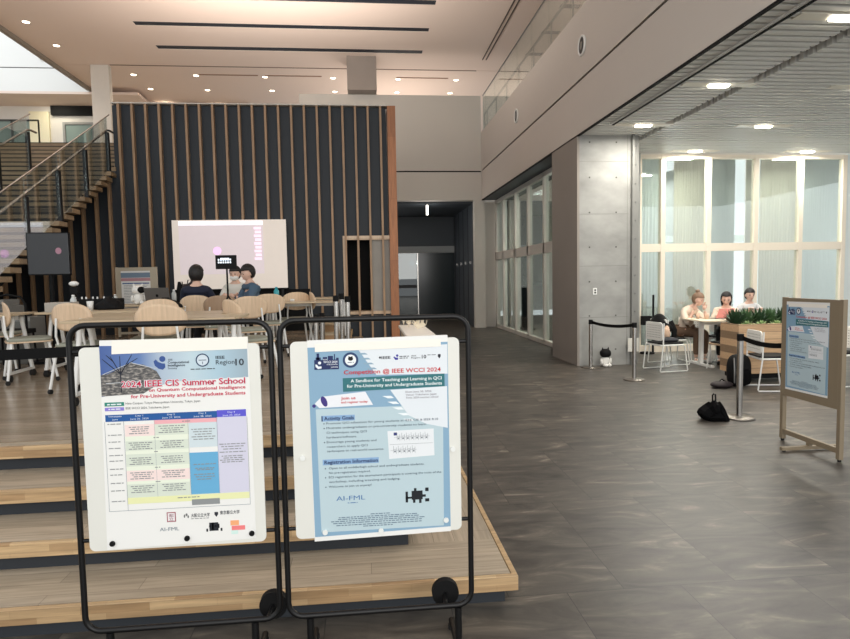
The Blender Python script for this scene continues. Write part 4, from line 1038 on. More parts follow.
    blobs = [rect(0.40, 0.445, 0.155, 0.192), rect(0.375, 0.40, 0.16, 0.168), rect(0.375, 0.385, 0.145, 0.19), rect(0.445, 0.458, 0.165, 0.175), rect(0.455, 0.472, 0.145, 0.158), rect(0.456, 0.470, 0.188, 0.203), rect(0.41, 0.42, 0.192, 0.203), rect(0.43, 0.44, 0.140, 0.155), rect(0.405, 0.415, 0.142, 0.155)]
    P.shape('pixel_mark', blobs, (28, 32, 38), 4)
    f = MB()
    for (a, e, z) in ((0.231, 0.309, 0.104), (0.103, 0.422, 0.0955), (0.10, 0.43, 0.088), (0.071, 0.455, 0.080), (0.08, 0.44, 0.072), (0.092, 0.439, 0.063), (0.20, 0.32, 0.055)): greek(a, e, z, 0.0035, 0, 0, f)
    P.put('fine_print', f, (104, 124, 142), 4)['kind'] = 'stuff'

# ================================================================== THE TWO BLACK POSTER STANDS
def poster_stand(x0, label, feetx, discx):
    """round-tube frame; x0 is its left post centre"""
    w = 0.757; t = thing('poster_stand', label, 'poster stand', (x0, 2.42, 0))
    zt, zb, r = 1.441, 0.223, 0.0115; rc = 0.06
    pts = []
    for (cx, cz, a0) in ((w-rc, zt-rc, 0), (rc, zt-rc, 90), (rc, zb+rc, 180), (w-rc, zb+rc, 270)):
        for i in range(7): a = math.radians(a0+15*i); pts.append((cx+rc*math.cos(a), 0, cz+rc*math.sin(a)))
    build('frame', MB().tube(pts, r, 12, closed=True), M_black, t)
    build('cross_bar', MB().cyl((r, 0, 1.339), (w-r, 0, 1.339), 0.008), M_black, t)
    build('cross_bar', MB().cyl((r, 0, 0.594), (w-r, 0, 0.594), 0.008), M_black, t)
    for fx in feetx:
        l = build('leg', MB().cyl((fx, 0.0, zb-0.008), (fx, 0.0, 0.045), 0.015), M_black, t)
        build('foot', MB().tube([(fx, -0.22, 0.03), (fx, 0.22, 0.03)], 0.014, 10), M_black, t)
        for sy in (-1, 1): build('glide', MB().cyl((fx, sy*0.2, 0), (fx, sy*0.2, 0.022), 0.018), M_rubber, l)
    for dx in discx:
        dk = build('wheel', MB().cyl((dx+0.012, 0.075, 0.235), (dx+0.012, 0.11, 0.235), 0.058, seg=28), M_blackm, t)
        build('axle', MB().cyl((dx, 0.0, 0.223), (dx+0.012, 0.08, 0.235), 0.009), M_black, dk)
    bx = 0.042
    b = build('backing_board', MB().prism(rrect(0.674, 0.799, 0.022, 5, bx+0.337, 0.958), -0.022, -0.014, 'y'), mat('white_plastic_board', (222, 222, 214), 0.35), t)
    for z in (1.339, 0.594):
        for x in (0.15, w-0.15): build('board_hook', MB().bb(x-0.012, x+0.012, -0.016, 0.012, z-0.012, z+0.018), M_black, t)
    return t
poster_stand(-1.132, 'black tubular poster stand on the left, carrying the summer school schedule', (0.09, 0.655), (0.705,))
poster_stand(-0.340, 'black tubular poster stand on the right, carrying the blue competition poster', (0.085, 0.70), (0.645,))
p1 = thing('schedule_poster', 'white summer school schedule poster with a coloured timetable on the left stand', 'poster', (-1.025, 2.3975, 0.562)); schedule_poster(p1)
p2 = thing('competition_poster', 'blue competition poster on the right-hand black stand', 'poster', (-0.229, 2.3975, 0.541)); competition_poster(p2)
def magnet(x, z, m, label, grp, y=2.395):
    tag(build('round_magnet', MB().cyl((0, 0, 0), (0, -0.006, 0), 0.0105, seg=16), m, loc=(x, y, z)), label, 'magnet', grp)
for (x, z, l) in ((-1.003, 0.587, 'left'), (-0.721, 0.591, 'middle'), (-0.471, 0.596, 'right')): magnet(x, z, M_blackm, 'round black magnet at the bottom %s of the schedule poster' % l, 'black magnets')
MW = mat('white_magnet', (230, 232, 228), 0.4)
for (x, z, l) in ((-0.182, 0.582, 'bottom left of the competition poster'), (0.043, 0.575, 'bottom middle of the competition poster'), (0.311, 0.604, 'bottom right of the competition poster')): magnet(x, z, MW, 'round white magnet at the '+l, 'white magnets')
magnet(-0.262, 0.891, MW, 'round white magnet on the bare board left of the competition poster', 'white magnets', 2.3975); magnet(0.344, 0.899, MW, 'round white magnet on the bare board right of the competition poster', 'white magnets', 2.3975)

# ================================================================== WOODEN NOTICE BOARDS
tan = mat('tan_laminate', (134, 120, 98), 0.5)
def notice_board(label, loc, rz, tan=tan):
    t = thing('notice_board', label, 'notice board', loc, rz)
    for s in (-1, 1):
        p_ = build('post', MB().bb(s*0.345-0.02, s*0.345+0.02, -0.02, 0.02, 0.02, 1.36), tan, t, bevel=0.003)
        build('glide', MB().cyl((s*0.345, 0, 0), (s*0.345, 0, 0.02), 0.015), M_rubber, p_)
    f = build('foot', MB().bb(-0.02, 0.02, -0.27, 0.27, 0.012, 0.042), tan, t, bevel=0.003)
    for sy in (-1, 1): build('glide', MB().cyl((0, sy*0.24, 0), (0, sy*0.24, 0.012), 0.015), M_rubber, f)
    build('foot_block', MB().bb(-0.02, 0.02, -0.016, 0.016, 0.042, 0.07), tan, t)
    build('panel', MB().bb(-0.325, 0.325, -0.018, 0.018, 0.44, 1.355), tan, t)
    build('bottom_rail', MB().bb(-0.325, 0.325, -0.016, 0.016, 0.07, 0.115), tan, t, bevel=0.002)
    return t
    return t
# near board: faces the camera side (-x); local -y -> world -x  => rotz = -pi/2
notice_board('tan notice board with the competition poster, standing alone on the right', (3.92, 4.915, 0), -PI/2)
p3 = thing('competition_poster', 'blue competition poster pinned to the tan notice board', 'poster', (3.90, 5.215, 0.50), -PI/2, None); p3.scale = (0.93, 1, 1.0)
competition_poster(p3)
nb = notice_board('pale notice board with a white poster, on stage by the slatted wall', (-4.05, 11.25, STG+0.004), 0, mat('pale_laminate', (182, 172, 152), 0.5)); nb.scale = (0.98, 1, 0.93)
p4 = thing('event_poster', 'white poster with a blue and red photo header on the stage notice board', 'poster', (-4.31, 11.228, STG+0.50))
build('paper', MB().bb(0, 0.5, -0.0006, 0, 0, 0.70), print_mat('paper', (232, 232, 228)), p4)
build('header_image', MB().bb(0.0, 0.5, -0.0012, -0.0008, 0.58, 0.67), print_mat('hdr', (120, 140, 158)), p4); build('red_band', MB().bb(0.0, 0.5, -0.0012, -0.0008, 0.52, 0.575), print_mat('redb', (186, 140, 146)), p4)
gl = MB()
for k in range(16): greek(0.04, 0.40+0.03*(k % 3), 0.05+0.028*k, 0.008, -0.001, k, gl)
build('fine_print', gl, print_mat('grey_text', (120, 128, 132)), p4)['kind'] = 'stuff'
build('blue_band', MB().bb(0.02, 0.48, -0.0014, -0.001, 0.47, 0.49), print_mat('blueb', (70, 96, 150)), p4)

# ================================================================== STANCHIONS
def stanchion(label, x, y, z=0, h=0.86, base=0.16):
    t = thing('belt_stanchion', label, 'stanchion', (x, y, z))
    build('base', MB().lathe([(base, 0), (base, 0.012), (base*0.9, 0.02), (0.04, 0.028)], seg=28), mat('dull_steel_base', (128, 122, 114), 0.35, metal=0.8), t)
    build('pole', MB().cyl((0, 0, 0.025), (0, 0, h-0.07), 0.032, seg=18), M_steel, t)
    build('belt_head', MB().cyl((0, 0, h-0.075), (0, 0, h), 0.036, seg=18), M_blackm, t)
    return t
stanchion('steel belt post beside the concrete wall corner', 3.86, 9.98, 0, 0.83)
stanchion('steel belt post in front of the steel channel, middle of the queue line', 4.03, 8.66, 0, 0.87)
stanchion('steel belt post nearest the camera on the right, next to the dark bag', 4.06, 6.14, 0, 0.93)
def belt(label, a, b, sag, h=0.05):
    m = MB(); n = 16; vs = []; fs = []
    A, B = Vector(a), Vector(b); d = (B-A).normalized(); sd = d.cross(Vector((0, 0, 1))).normalized()*0.0015
    for k in range(n+1):
        q = k/n; p = A.lerp(B, q)-Vector((0, 0, sag*4*q*(1-q)))
        for (s, zz) in ((-1, -h/2), (-1, h/2), (1, h/2), (1, -h/2)): vs.append(p+sd*s+Vector((0, 0, zz)))
    for k in range(n):
        q = 4*k
        for i in range(4): fs.append((q+i, q+(i+1) % 4, q+4+(i+1) % 4, q+4+i))
    fs += [(0, 1, 2, 3), (4*n+3, 4*n+2, 4*n+1, 4*n)]
    m.add(vs, fs); return tag(build('retractable_belt', m, M_belt), label, 'belt')
belt('black belt from the concrete corner to the middle post', (3.865, 9.94, 0.79), (4.028, 8.70, 0.83), 0.04)
belt('black belt from the near right post to the notice board', (4.065, 6.10, 0.885), (3.96, 5.29, 0.90), 0.03)
# stage barrier on the second step
ST = [(-1.25, 3.30, 0.308, 0.95, 'steel belt post hidden behind the schedule board'), (-3.3, 3.30, 0.308, 0.95, 'steel belt post off the left of the steps')]
for (x, y, z, h, l) in ST: stanchion(l, x, y, z, h, 0.12)
belt('long black belt across the steps at the left', (-3.262, 3.3, 1.238), (-1.288, 3.3, 1.255), 0.012, 0.055)
# spare posts parked on the stage
park = [(-0.36, 7.6, 1.0, 'leftmost white post of the parked cluster on stage'), (-0.30, 7.9, 1.02, 'tall middle post of the parked cluster on stage'), (-0.22, 7.75, 0.98, 'right post of the parked cluster on stage'), (-0.62, 7.7, 0.70, 'shorter parked post beside the rightmost plywood chair'), (-0.56, 7.95, 0.70, 'shorter parked post, right one of the pair')]
for (x, y, h, l) in park:
    s = stanchion(l, x, y, STG+0.004, h*0.78, 0.10)

# ================================================================== COUNTER WITH PAPER CRAFT
c = thing('white_counter', 'long narrow white-topped counter along the right edge of the stage', 'counter', (0.63, 7.4, 0.154))
build('counter_top', MB().bb(-0.17, 0.17, -0.95, 0.95, 0.76, 0.796), M_counter, c, bevel=0.004)
build('counter_body', MB().bb(-0.14, 0.0, -0.90, 0.90, 0, 0.76), M_table, c)
rnd = random.Random(3)
for k, (x, y, lab) in enumerate(((0.52, 8.15, 'leftmost'), (0.60, 8.25, 'second'), (0.68, 8.1, 'third'), (0.74, 7.8, 'rightmost'), (0.56, 7.75, 'nearest'), (0.67, 7.62, 'foremost right'))):
    t = thing('paper_crane', 'cream folded paper bird on the white counter, '+lab+' of the pile', 'paper bird', (x, y, 0.952), rnd.uniform(0, 6), 'paper birds on the counter')
    pc = mat('cream_paper', (232, 220, 196), 0.7)
    h = rnd.uniform(0.10, 0.16)
    b = MB(); b.add([(0, 0, 0), (0.05, 0, 0.03), (0, 0.015, h*0.6), (-0.05, 0, 0.03), (0, -0.015, h*0.6)], [(0, 1, 2), (0, 2, 3), (0, 3, 4), (0, 4, 1), (1, 4, 2), (2, 4, 3)]); build('crane_body', b, pc, t)
    for s in (-1, 1):
        w = MB(); w.add([(0.02, s*0.005, h*0.4), (-0.02, s*0.005, h*0.4), (0, s*0.09, h), (0, s*0.006, h*0.4+0.004)], [(0, 1, 2), (0, 3, 2), (1, 3, 2), (0, 1, 3)]); build('wing', w, pc, t)
    n = MB().cyl((0.045, 0, 0.03), (0.08, 0, h), 0.006, 0.002, 5); build('neck', n, pc, t)
# ================================================================== SEATING AREA AT THE RIGHT
def make_sled(label, pad=M_blackm):
    t = thing('sled_chair', label, 'chair')
    for s in (-1, 1):
        x = s*0.24
        build('side_frame', MB().tube([(x, -0.19, 0.80), (x, -0.20, 0.44), (x, -0.25, 0.03), (x, -0.24, 0.013), (x, 0.24, 0.013), (x, 0.25, 0.03), (x, 0.19, 0.42), (x, 0.16, 0.44), (x, -0.20, 0.44)], 0.0105, 8), M_whitemetal, t)
    build('cross_tube', MB().cyl((-0.24, 0.15, 0.43), (0.24, 0.15, 0.43), 0.009).cyl((-0.24, -0.20, 0.43), (0.24, -0.20, 0.43), 0.009), M_whitemetal, t)
    build('seat_shell', MB().prism(rrect(0.44, 0.43, 0.05), 0.44, 0.452, 'z'), M_whitemetal, t)
    build('seat_pad', MB().prism(rrect(0.43, 0.42, 0.05), 0.452, 0.475, 'z'), pad, t, bevel=0.008)
    b = MB(); base = rrect(0.46, 0.30, 0.05, 4)
    b.prism([(x, z+0.66) for (x, z) in base], -0.215, -0.20, 'y')
    bk = build('backrest', b, perf_mat(), t, bevel=0.004)
    h = MB()
    for i in range(9):
        for j in range(6): h.bb(-0.17+i*0.042-0.011, -0.17+i*0.042+0.011, -0.2165, -0.2155, 0.56+j*0.038, 0.572+j*0.038)
    for i in range(9):
        for j in range(6): h.bb(-0.17+i*0.042-0.011, -0.17+i*0.042+0.011, -0.1995, -0.1985, 0.56+j*0.038, 0.572+j*0.038)
    build('perforation', h, mat('perforation_grey', (168, 168, 162), 0.8), bk)
    return t
sc = make_sled('white tube chair with black seat facing right, nearest the concrete wall'); sc.location = (4.93, 9.45, 0); sc.rotation_euler = (0, 0, -PI/2+0.12); sc['group'] = 'white sled chairs'
dup(sc, (5.47, 7.62, 0), -PI/2-0.2, 'white tube chair in front of the wooden planter')
dup(sc, (6.55, 7.75, 0), PI/2+0.1, 'white tube chair half hidden behind the tan notice board')
dup(sc, (5.33, 10.1, 0), -PI/2+0.15, 'white tube chair with a black coat over its back')
dup(sc, (6.0, 10.35, 0), PI, 'white tube chair the person with the hair bun sits on')
# brown-backed chair
def brown_chair(label, loc, rz):
    t = thing('shell_chair', label, 'chair', loc, rz)
    br = mat('taupe_shell', (160, 136, 112), 0.5)
    b = MB(); n = 10; vs = []; fs = []
    for side in (0, 1):
        for j in range(8):
            z = 0.42+0.5*j/7
            for i in range(n+1):
                x = -0.24+0.48*i/n; taper = 1-0.12*(j/7)
                vs.append((x*taper, -0.20-0.06*j/7+0.9*x*x*0.8+side*0.012, z))
    N = 8*(n+1)
    for side in (0, 1):
        for j in range(7):
            for i in range(n): a = side*N+j*(n+1)+i; fs.append((a, a+1, a+n+2, a+n+1))
    for i in range(n): fs.append((i, i+1, N+i+1, N+i)); a = 7*(n+1); fs.append((a+i, a+i+1, N+a+i+1, N+a+i))
    for j in range(7):
        a = j*(n+1); fs.append((a, a+n+1, N+a+n+1, N+a)); a += n; fs.append((a, a+n+1, N+a+n+1, N+a))
    b.add(vs, fs, 0, True); build('back_shell', b, br, t)
    build('seat', MB().prism(rrect(0.46, 0.44, 0.08), 0.41, 0.44, 'z'), br, t, bevel=0.006)
    build('seat_pad', MB().prism(rrect(0.42, 0.40, 0.08), 0.44, 0.46, 'z'), M_blackm, t, bevel=0.006)
    for sx in (-1, 1):
        for sy in (-1, 1): build('leg', MB().cyl((sx*0.19, sy*0.17, 0.41), (sx*0.22, sy*0.22, 0.0), 0.011), M_whitemetal, t)
brown_chair('taupe shell chair with its back to the camera at the cafe table', (5.93, 9.30, 0), 0.15)
# cafe table
def cafe():
    t = thing('cafe_table', 'white pedestal table with pale wooden top where the people sit', 'table', (6.08, 9.85, 0))
    build('tabletop', MB().prism(rrect(0.92, 0.75, 0.03), 0.775, 0.80, 'z'), mat('pale_top', (226, 214, 190), 0.4), t, bevel=0.004)
    for s in (-1, 1):
        build('leg', MB().bb(s*0.26-0.06 if s < 0 else 0.2, s*0.26+0.0 if s < 0 else 0.26, -0.035, 0.035, 0.04, 0.775), M_whitemetal, t, bevel=0.004)
        x = -0.29 if s < 0 else 0.23
        build('foot_bar', MB().bb(x-0.03, x+0.03, -0.36, 0.36, 0.0, 0.04), M_whitemetal, t, bevel=0.004)
    build('crossbeam', MB().bb(-0.26, 0.23, -0.02, 0.02, 0.70, 0.775), M_whitemetal, t)
cafe()
laptop('open laptop with a pink lid on the cafe table', (6.17, 9.82, 0.80), 0.12, mat('pink_lid', (226, 150, 146), 0.5), 0.30, 0.19, 0.5, False)
# the laptop's lid: towards camera
for (x, y, l) in ((5.80, 9.98, 'clear drinking cup on the cafe table, left one'), (5.92, 9.90, 'clear drinking cup on the cafe table, right one')):
    tag(build('drinking_cup', MB().lathe([(0.026, 0), (0.034, 0.09), (0.031, 0.09), (0.024, 0.006)], seg=14), mat('cup_amber', (214, 180, 156), 0.3), loc=(x, y, 0.80)), l, 'cup')

def coat():
    def fn(p): return Vector((p.x*(1+0.12*math.sin(6*p.z)), p.y*(1+0.2*math.sin(5*p.z+1)), p.z))
    t = thing('black_coat', 'black coat draped over the back of a chair beside the seated person', 'coat', (5.14, 10.07, 0.42), 0.2)
    build('coat_body', MB().sphere((0, 0, 0.22), (0.13, 0.26, 0.26), 22, 16, fn), M_blackm, t)
    build('sleeve', MB().tube([(0.05, -0.2, 0.35), (0.1, -0.26, 0.2), (0.1, -0.25, 0.02)], [0.06, 0.05, 0.04], 10), M_blackm, t)
    t2 = thing('tote_bag', 'dark bag with a pale garment lying on the white tube chair', 'bag', (4.98, 9.45, 0.475), 0.4)
    build('bag_body', MB().sphere((0, 0, 0.03), (0.19, 0.15, 0.045), 18, 10), mat('navy_black', (26, 28, 36), 0.8), t2)
    build('pale_garment', MB().sphere((0.10, 0.12, 0.12), (0.05, 0.07, 0.12), 14, 10, lambda p: p*(1+0.15*math.sin(7*p.z+4*p.x))), mat('beige_cloth', (206, 176, 152), 0.9), t2)
coat()
# umbrella-like black bag on the floor
def floor_bag():
    t = thing('folded_bag', 'crumpled black bag lying on the floor left of the near steel post', 'bag', (3.76, 6.12, 0), -0.1)
    prof = [(-0.19, 0.10), (-0.17, 0.13), (-0.10, 0.17), (-0.065, 0.205), (-0.05, 0.185), (-0.01, 0.215), (0.03, 0.20), (0.045, 0.175), (0.065, 0.20), (0.09, 0.16), (0.12, 0.08), (0.155, 0.02), (0.15, 0.0), (0.06, 0.004), (-0.11, 0.0), (-0.17, 0.045), (-0.195, 0.09)]
    m = MB(); n = len(prof)
    layers = [(-0.10, 0.55), (-0.075, 0.85), (0.0, 1.0), (0.075, 0.85), (0.11, 0.5)]
    vs = []; fs = []
    for (y, k) in layers:
        for (x, z) in prof: vs.append((x*k, y+0.015*math.sin(x*40), z*k))
    for a in range(len(layers)-1):
        for i in range(n): j = (i+1) % n; fs.append((a*n+i, a*n+j, (a+1)*n+j, (a+1)*n+i))
    fs += [tuple(range(n)), tuple((len(layers)-1)*n+i for i in range(n-1, -1, -1))]
    m.add(vs, fs); build('bag_body', m, mat('black_nylon', (6, 6, 7), 0.85, spec=0.1), t)
    build('handle', MB().tube([(-0.02, 0, 0.19), (-0.022, 0, 0.27), (-0.01, 0, 0.285), (0.008, 0, 0.28), (0.012, 0, 0.19)], 0.009, 8), M_blackm, t)
floor_bag()
def backpack():
    t = thing('backpack', 'black backpack standing on the floor in front of the planter', 'backpack', (5.18, 7.86, 0), 0.1)
    f = lambda p: Vector((math.copysign(abs(p.x)**0.6, p.x), math.copysign(abs(p.y)**0.7, p.y), math.copysign(abs(p.z)**0.75, p.z)))
    build('bag_body', MB().sphere((0.0, 0, 0.23), (0.16, 0.11, 0.23), 24, 16, f), M_blackm, t)
    build('front_pocket', MB().sphere((0.0, -0.09, 0.15), (0.12, 0.05, 0.12), 20, 12, f), mat('black_nylon', (6, 6, 7), 0.85, spec=0.1), t)
    for s in (-1, 1): build('strap', MB().tube([(s*0.06-0.08, -0.08, 0.42), (s*0.06-0.12, -0.14, 0.28), (s*0.06-0.1, -0.12, 0.08)], 0.011, 6), M_steelg if s < 0 else M_blackm, t)
    t2 = thing('black_bag', 'low black bag on the floor left of the backpack', 'bag', (4.92, 7.84, 0), 0.2)
    build('bag_body', MB().sphere((0, 0, 0.045), (0.17, 0.12, 0.05), 20, 10), mat('wine_black', (26, 14, 16), 0.7), t2)
    build('handle', MB().tube([(-0.06, 0, 0.08), (0, 0, 0.12), (0.06, 0, 0.08)], 0.008, 6), M_blackm, t2)
backpack()
# planter with succulents
def planter():
    t = thing('planter_box', 'long cedar planter box with spiky green plants', 'planter', (5.33, 8.1, 0))
    L = 1.55; D = 0.45; z0, z1 = 0.13, 0.85
    m = MB(); m.bb(0, L, 0, 0.025, z0, z1); m.bb(0, L, D-0.025, D, z0, z1); m.bb(0, 0.025, 0.025, D-0.025, z0, z1); m.bb(L-0.025, L, 0.025, D-0.025, z0, z1); m.bb(0.02, L-0.02, 0.02, D-0.02, z0, z0+0.02)
    build('plank_box', m, M_planter, t)
    build('base_frame', MB().bb(0.05, L-0.05, 0.05, 0.08, 0.05, 0.13).bb(0.05, L-0.05, D-0.08, D-0.05, 0.05, 0.13), M_blackm, t)
    for x in (0.1, L-0.1):
        for y in (0.08, D-0.08): build('caster', MB().cyl((x-0.015, y, 0.03), (x+0.015, y, 0.03), 0.03), M_rubber, t)
    build('soil', MB().bb(0.026, L-0.026, 0.026, D-0.026, 0.78, 0.80), mat('soil', (50, 40, 32), 0.9, noise=0.3, scale=40), t)
    green = [mat('agave_green', (74, 104, 66), 0.5), mat('pale_rosette', (150, 176, 120), 0.5), mat('dark_leaf', (48, 74, 48), 0.5)]
    rnd = random.Random(11)
    def rosette(x, y, r, h, n, m, nm, lab):
        o = MB()
        for i in range(n):
            a = i*2.399+rnd.uniform(-0.2, 0.2); q = i/n; el = 0.35+1.0*q; R_ = r*(1-0.35*q)
            d = Vector((math.cos(a)*math.cos(el), math.sin(a)*math.cos(el), math.sin(el)*h/r)); s = Vector((-math.sin(a), math.cos(a), 0)); w = r*0.13
            b = Vector((0, 0, 0.0)); p1 = d*R_*0.45; p2 = d*R_+Vector((0, 0, -0.1*R_*(1-q))); up = Vector((0, 0, 0.006))
            o.add([b-s*w*0.5, b+s*w*0.5, p1+s*w, p1-s*w, p2, p1+up*1.5, b+up], [(0, 1, 2, 3), (3, 2, 4), (0, 3, 5, 6), (6, 5, 2, 1), (3, 4, 5), (5, 4, 2)], 0, False)
        t_ = thing(nm, lab, 'plant', (5.33+x, 8.1+y, 0.80)); build('leaves', o, m, t_); build('stem', MB().cyl((0, 0, -0.0), (0, 0, 0.05), 0.02), mat('stem_brown', (86, 84, 54), 0.8), t_)
    pos = ['at the left end', 'second from the left end', 'third from the left end', 'in the middle', 'right of the middle', 'near the notice board', 'behind the notice board edge', 'at the right end']
    for i in range(8): rosette(0.14+0.185*i, 0.30+0.03*(i % 2), 0.27, 0.42, 30, green[0] if i % 2 else green[2], 'agave_plant', 'dark spiky agave in the planter back row, '+pos[i])
    for i in range(6): rosette(0.2+0.23*i, 0.12, 0.15, 0.15, 22, green[1], 'succulent_plant', 'pale green rosette succulent in the planter front row, '+pos[i if i else 0])
planter()
t = thing('floor_monitor', 'small black box on a stand behind the first pane of the window wall', 'monitor', (5.62, 11.5, 0))
build('box_body', MB().bb(-0.12, 0.07, -0.05, 0.05, 0.58, 0.76), M_blackm, t); build('pole', MB().cyl((0.12, 0, 0.03), (0.12, 0, 1.18), 0.02), M_blackm, t); build('base', MB().lathe([(0.14, 0), (0.14, 0.03)], seg=20), M_blackm, t)
build('arm', MB().bb(0.05, 0.13, -0.02, 0.02, 0.64, 0.68), M_blackm, t)

# ================================================================== PEOPLE
def skin_mb(verts, edges, radii, root=0, sub=1):
    me = bpy.data.meshes.new('s'); me.from_pydata([tuple(v) for v in verts], edges, [])
    o = bpy.data.objects.new('s', me); COL.objects.link(o)
    md = o.modifiers.new('skin', 'SKIN'); md.use_smooth_shade = True
    lay = me.skin_vertices[0].data
    for i, r in enumerate(radii): lay[i].radius = (r, r) if not isinstance(r, tuple) else r; lay[i].use_root = (i == root)
    sb = o.modifiers.new('sub', 'SUBSURF'); sb.levels = sub; sb.render_levels = sub
    dg = bpy.context.evaluated_depsgraph_get(); m2 = bpy.data.meshes.new_from_object(o.evaluated_get(dg))
    mb = MB().add([v.co.copy() for v in m2.vertices], [tuple(p.vertices) for p in m2.polygons], 0, True)
    bpy.data.objects.remove(o); bpy.data.meshes.remove(me); bpy.data.meshes.remove(m2)
    return mb
def hand(w, d, palm_n, side, curl=0.5):
    """five fingers growing from wrist w along d; palm_n = palm normal; side = thumb side vector"""
    d = d.normalized(); n = palm_n.normalized(); s = d.cross(n).normalized()
    if s.dot(side) < 0: s = -s
    mb = skin_mb([w, w+d*0.045, w+d*0.085], [(0, 1), (1, 2)], [(0.022, 0.026), (0.022, 0.038), (0.016, 0.038)])
    for i, (off, L) in enumerate(((0.03, 0.068), (0.011, 0.076), (-0.009, 0.072), (-0.028, 0.056))):
        b = w+d*0.08+s*off; c = curl
        p1 = b+(d*math.cos(c*0.6)+n*math.sin(c*0.6))*L*0.45; p2 = p1+(d*math.cos(c*1.4)+n*math.sin(c*1.4))*L*0.32; p3 = p2+(d*math.cos(c*2)+n*math.sin(c*2))*L*0.25
        mb.merge(skin_mb([b-d*0.02, b, p1, p2, p3], [(0, 1), (1, 2), (2, 3), (3, 4)], [0.008, 0.009, 0.0085, 0.008, 0.007]))
    b = w+d*0.02+s*0.025
    mb.merge(skin_mb([b-s*0.01, b+s*0.02+d*0.02+n*0.01, b+s*0.032+d*0.048+n*0.015, b+s*0.034+d*0.07+n*0.02], [(0, 1), (1, 2), (2, 3)], [0.011, 0.012, 0.010, 0.008]))
    return mb
def head_fn(p):
    # p unit sphere, face looks to -y
    q = p.copy()
    if q.z < 0: q.x *= 1-0.28*(-q.z); q.y = q.y*(1-0.12*(-q.z)) if q.y > 0 else q.y*(1+0.02*(-q.z))
    if q.y > 0: q.y *= 1.05
    if q.y < 0 and abs(q.x) < 0.18 and -0.35 < q.z < 0.12: q.y -= 0.16*(1-abs(q.x)/0.18)*(1-abs(q.z+0.18)/0.3 if abs(q.z+0.18) < 0.3 else 0)   # nose
    if q.y < -0.5 and -0.75 < q.z < -0.55: q.y -= 0.05
    return q
def person(label, J, shirt, trousers=None, hair='short', hair_m=None, mask=False, gaze=0.0, tilt=0.0, hands=True, shoe=None, skin=None, cap_hat=None, sleeve=1.0):
    """J: joints in world metres: pelvis chest neck head(centre) shL elL wrL shR elR wrR hipL knL anL hipR knR anR"""
    base = Vector((J['pelvis'][0], J['pelvis'][1], J.get('z0', 0)))
    t = thing('person', label, 'person', base)
    V = {k: Vector(v)-base for k, v in J.items() if k != 'z0'}
    V['waist'] = V['pelvis'].lerp(V['chest'], 0.45); V['yoke'] = V['chest'].lerp(V['neck'], 0.45)
    names = ['pelvis', 'waist', 'chest', 'yoke', 'neck', 'shL', 'elL', 'wrL', 'shR', 'elR', 'wrR', 'hipL', 'knL', 'anL', 'hipR', 'knR', 'anR']
    E_ = [('pelvis', 'waist'), ('waist', 'chest'), ('chest', 'yoke'), ('yoke', 'neck'), ('yoke', 'shL'), ('shL', 'elL'), ('elL', 'wrL'), ('yoke', 'shR'), ('shR', 'elR'), ('elR', 'wrR'), ('pelvis', 'hipL'), ('hipL', 'knL'), ('knL', 'anL'), ('pelvis', 'hipR'), ('hipR', 'knR'), ('knR', 'anR')]
    R_ = dict(pelvis=(0.12, 0.10), waist=(0.11, 0.09), chest=(0.13, 0.10), yoke=(0.07, 0.06), neck=0.044, shL=0.05, elL=0.036, wrL=0.024, shR=0.05, elR=0.036, wrR=0.024, hipL=0.078, knL=0.052, anL=0.034, hipR=0.078, knR=0.052, anR=0.034)
    names_h = names+['hn']; V['hn'] = V['head']+Vector((0, 0, -0.05))
    R_['hn'] = 0.05; ix = {n: i for i, n in enumerate(names_h)}
    body = skin_mb([V[n] for n in names_h], [(ix[a], ix[b]) for a, b in E_+[('neck', 'hn')]], [R_[n] for n in names_h], 0, 2)
    RH = Matrix.Rotation(gaze, 3, 'Z') @ Matrix.Rotation(tilt, 3, 'X')
    body.sphere(V['head'], (0.075, 0.093, 0.113), 24, 18, head_fn, 0, RH)
    for s in (-1, 1): body.sphere(V['head']+RH @ Vector((s*0.076, 0.01, -0.005)), (0.012, 0.02, 0.03), 10, 8, None, 0, RH)
    fwd = RH @ Vector((0, -1, 0))
    if hands:
        for sd in ('L', 'R'):
            d = (V['wr'+sd]-V['el'+sd]).normalized(); n = Vector((0, 0, -1)); 
            if abs(d.z) > 0.8: n = -fwd if J.get('palm_back') else fwd
            n = (n-d*n.dot(d)).normalized()
            inner = (V['chest']-V['wr'+sd]); inner = inner-d*inner.dot(d)-n*inner.dot(n)
            body.merge(hand(V['wr'+sd]+d*0.01, d, n, inner if inner.length > 0.01 else Vector((1, 0, 0)), 0.45))
    # feet
    for sd in ('L', 'R'):
        a = V['an'+sd]; f = (V['kn'+sd]-V['hip'+sd]); f.z = 0; f = f.normalized() if f.length > 0.05 else Vector((0, -1, 0))
        body.merge(skin_mb([a, a+Vector((0, 0, -0.05)), a+Vector((0, 0, -0.06))+f*0.13], [(0, 1), (1, 2)], [0.032, 0.035, (0.028, 0.036)]))
    build('body', body, skin or M_skin, t)
    # shirt
    sn = ['waist0', 'waist', 'chest', 'yoke', 'nk', 'shL', 'elL', 'wL', 'shR', 'elR', 'wR']
    V['waist0'] = V['pelvis'].lerp(V['waist'], 0.1); V['nk'] = V['chest'].lerp(V['neck'], 0.82); V['wL'] = V['elL'].lerp(V['wrL'], 0.92*sleeve-0.0 if sleeve >= 1 else sleeve); V['wR'] = V['elR'].lerp(V['wrR'], 0.92*sleeve if sleeve >= 1 else sleeve)
    si = {n: i for i, n in enumerate(sn)}
    rs = dict(waist0=(0.15, 0.125), waist=(0.145, 0.12), chest=(0.155, 0.125), yoke=(0.095, 0.085), nk=0.06, shL=0.07, elL=0.056, wL=0.042, shR=0.07, elR=0.056, wR=0.042)
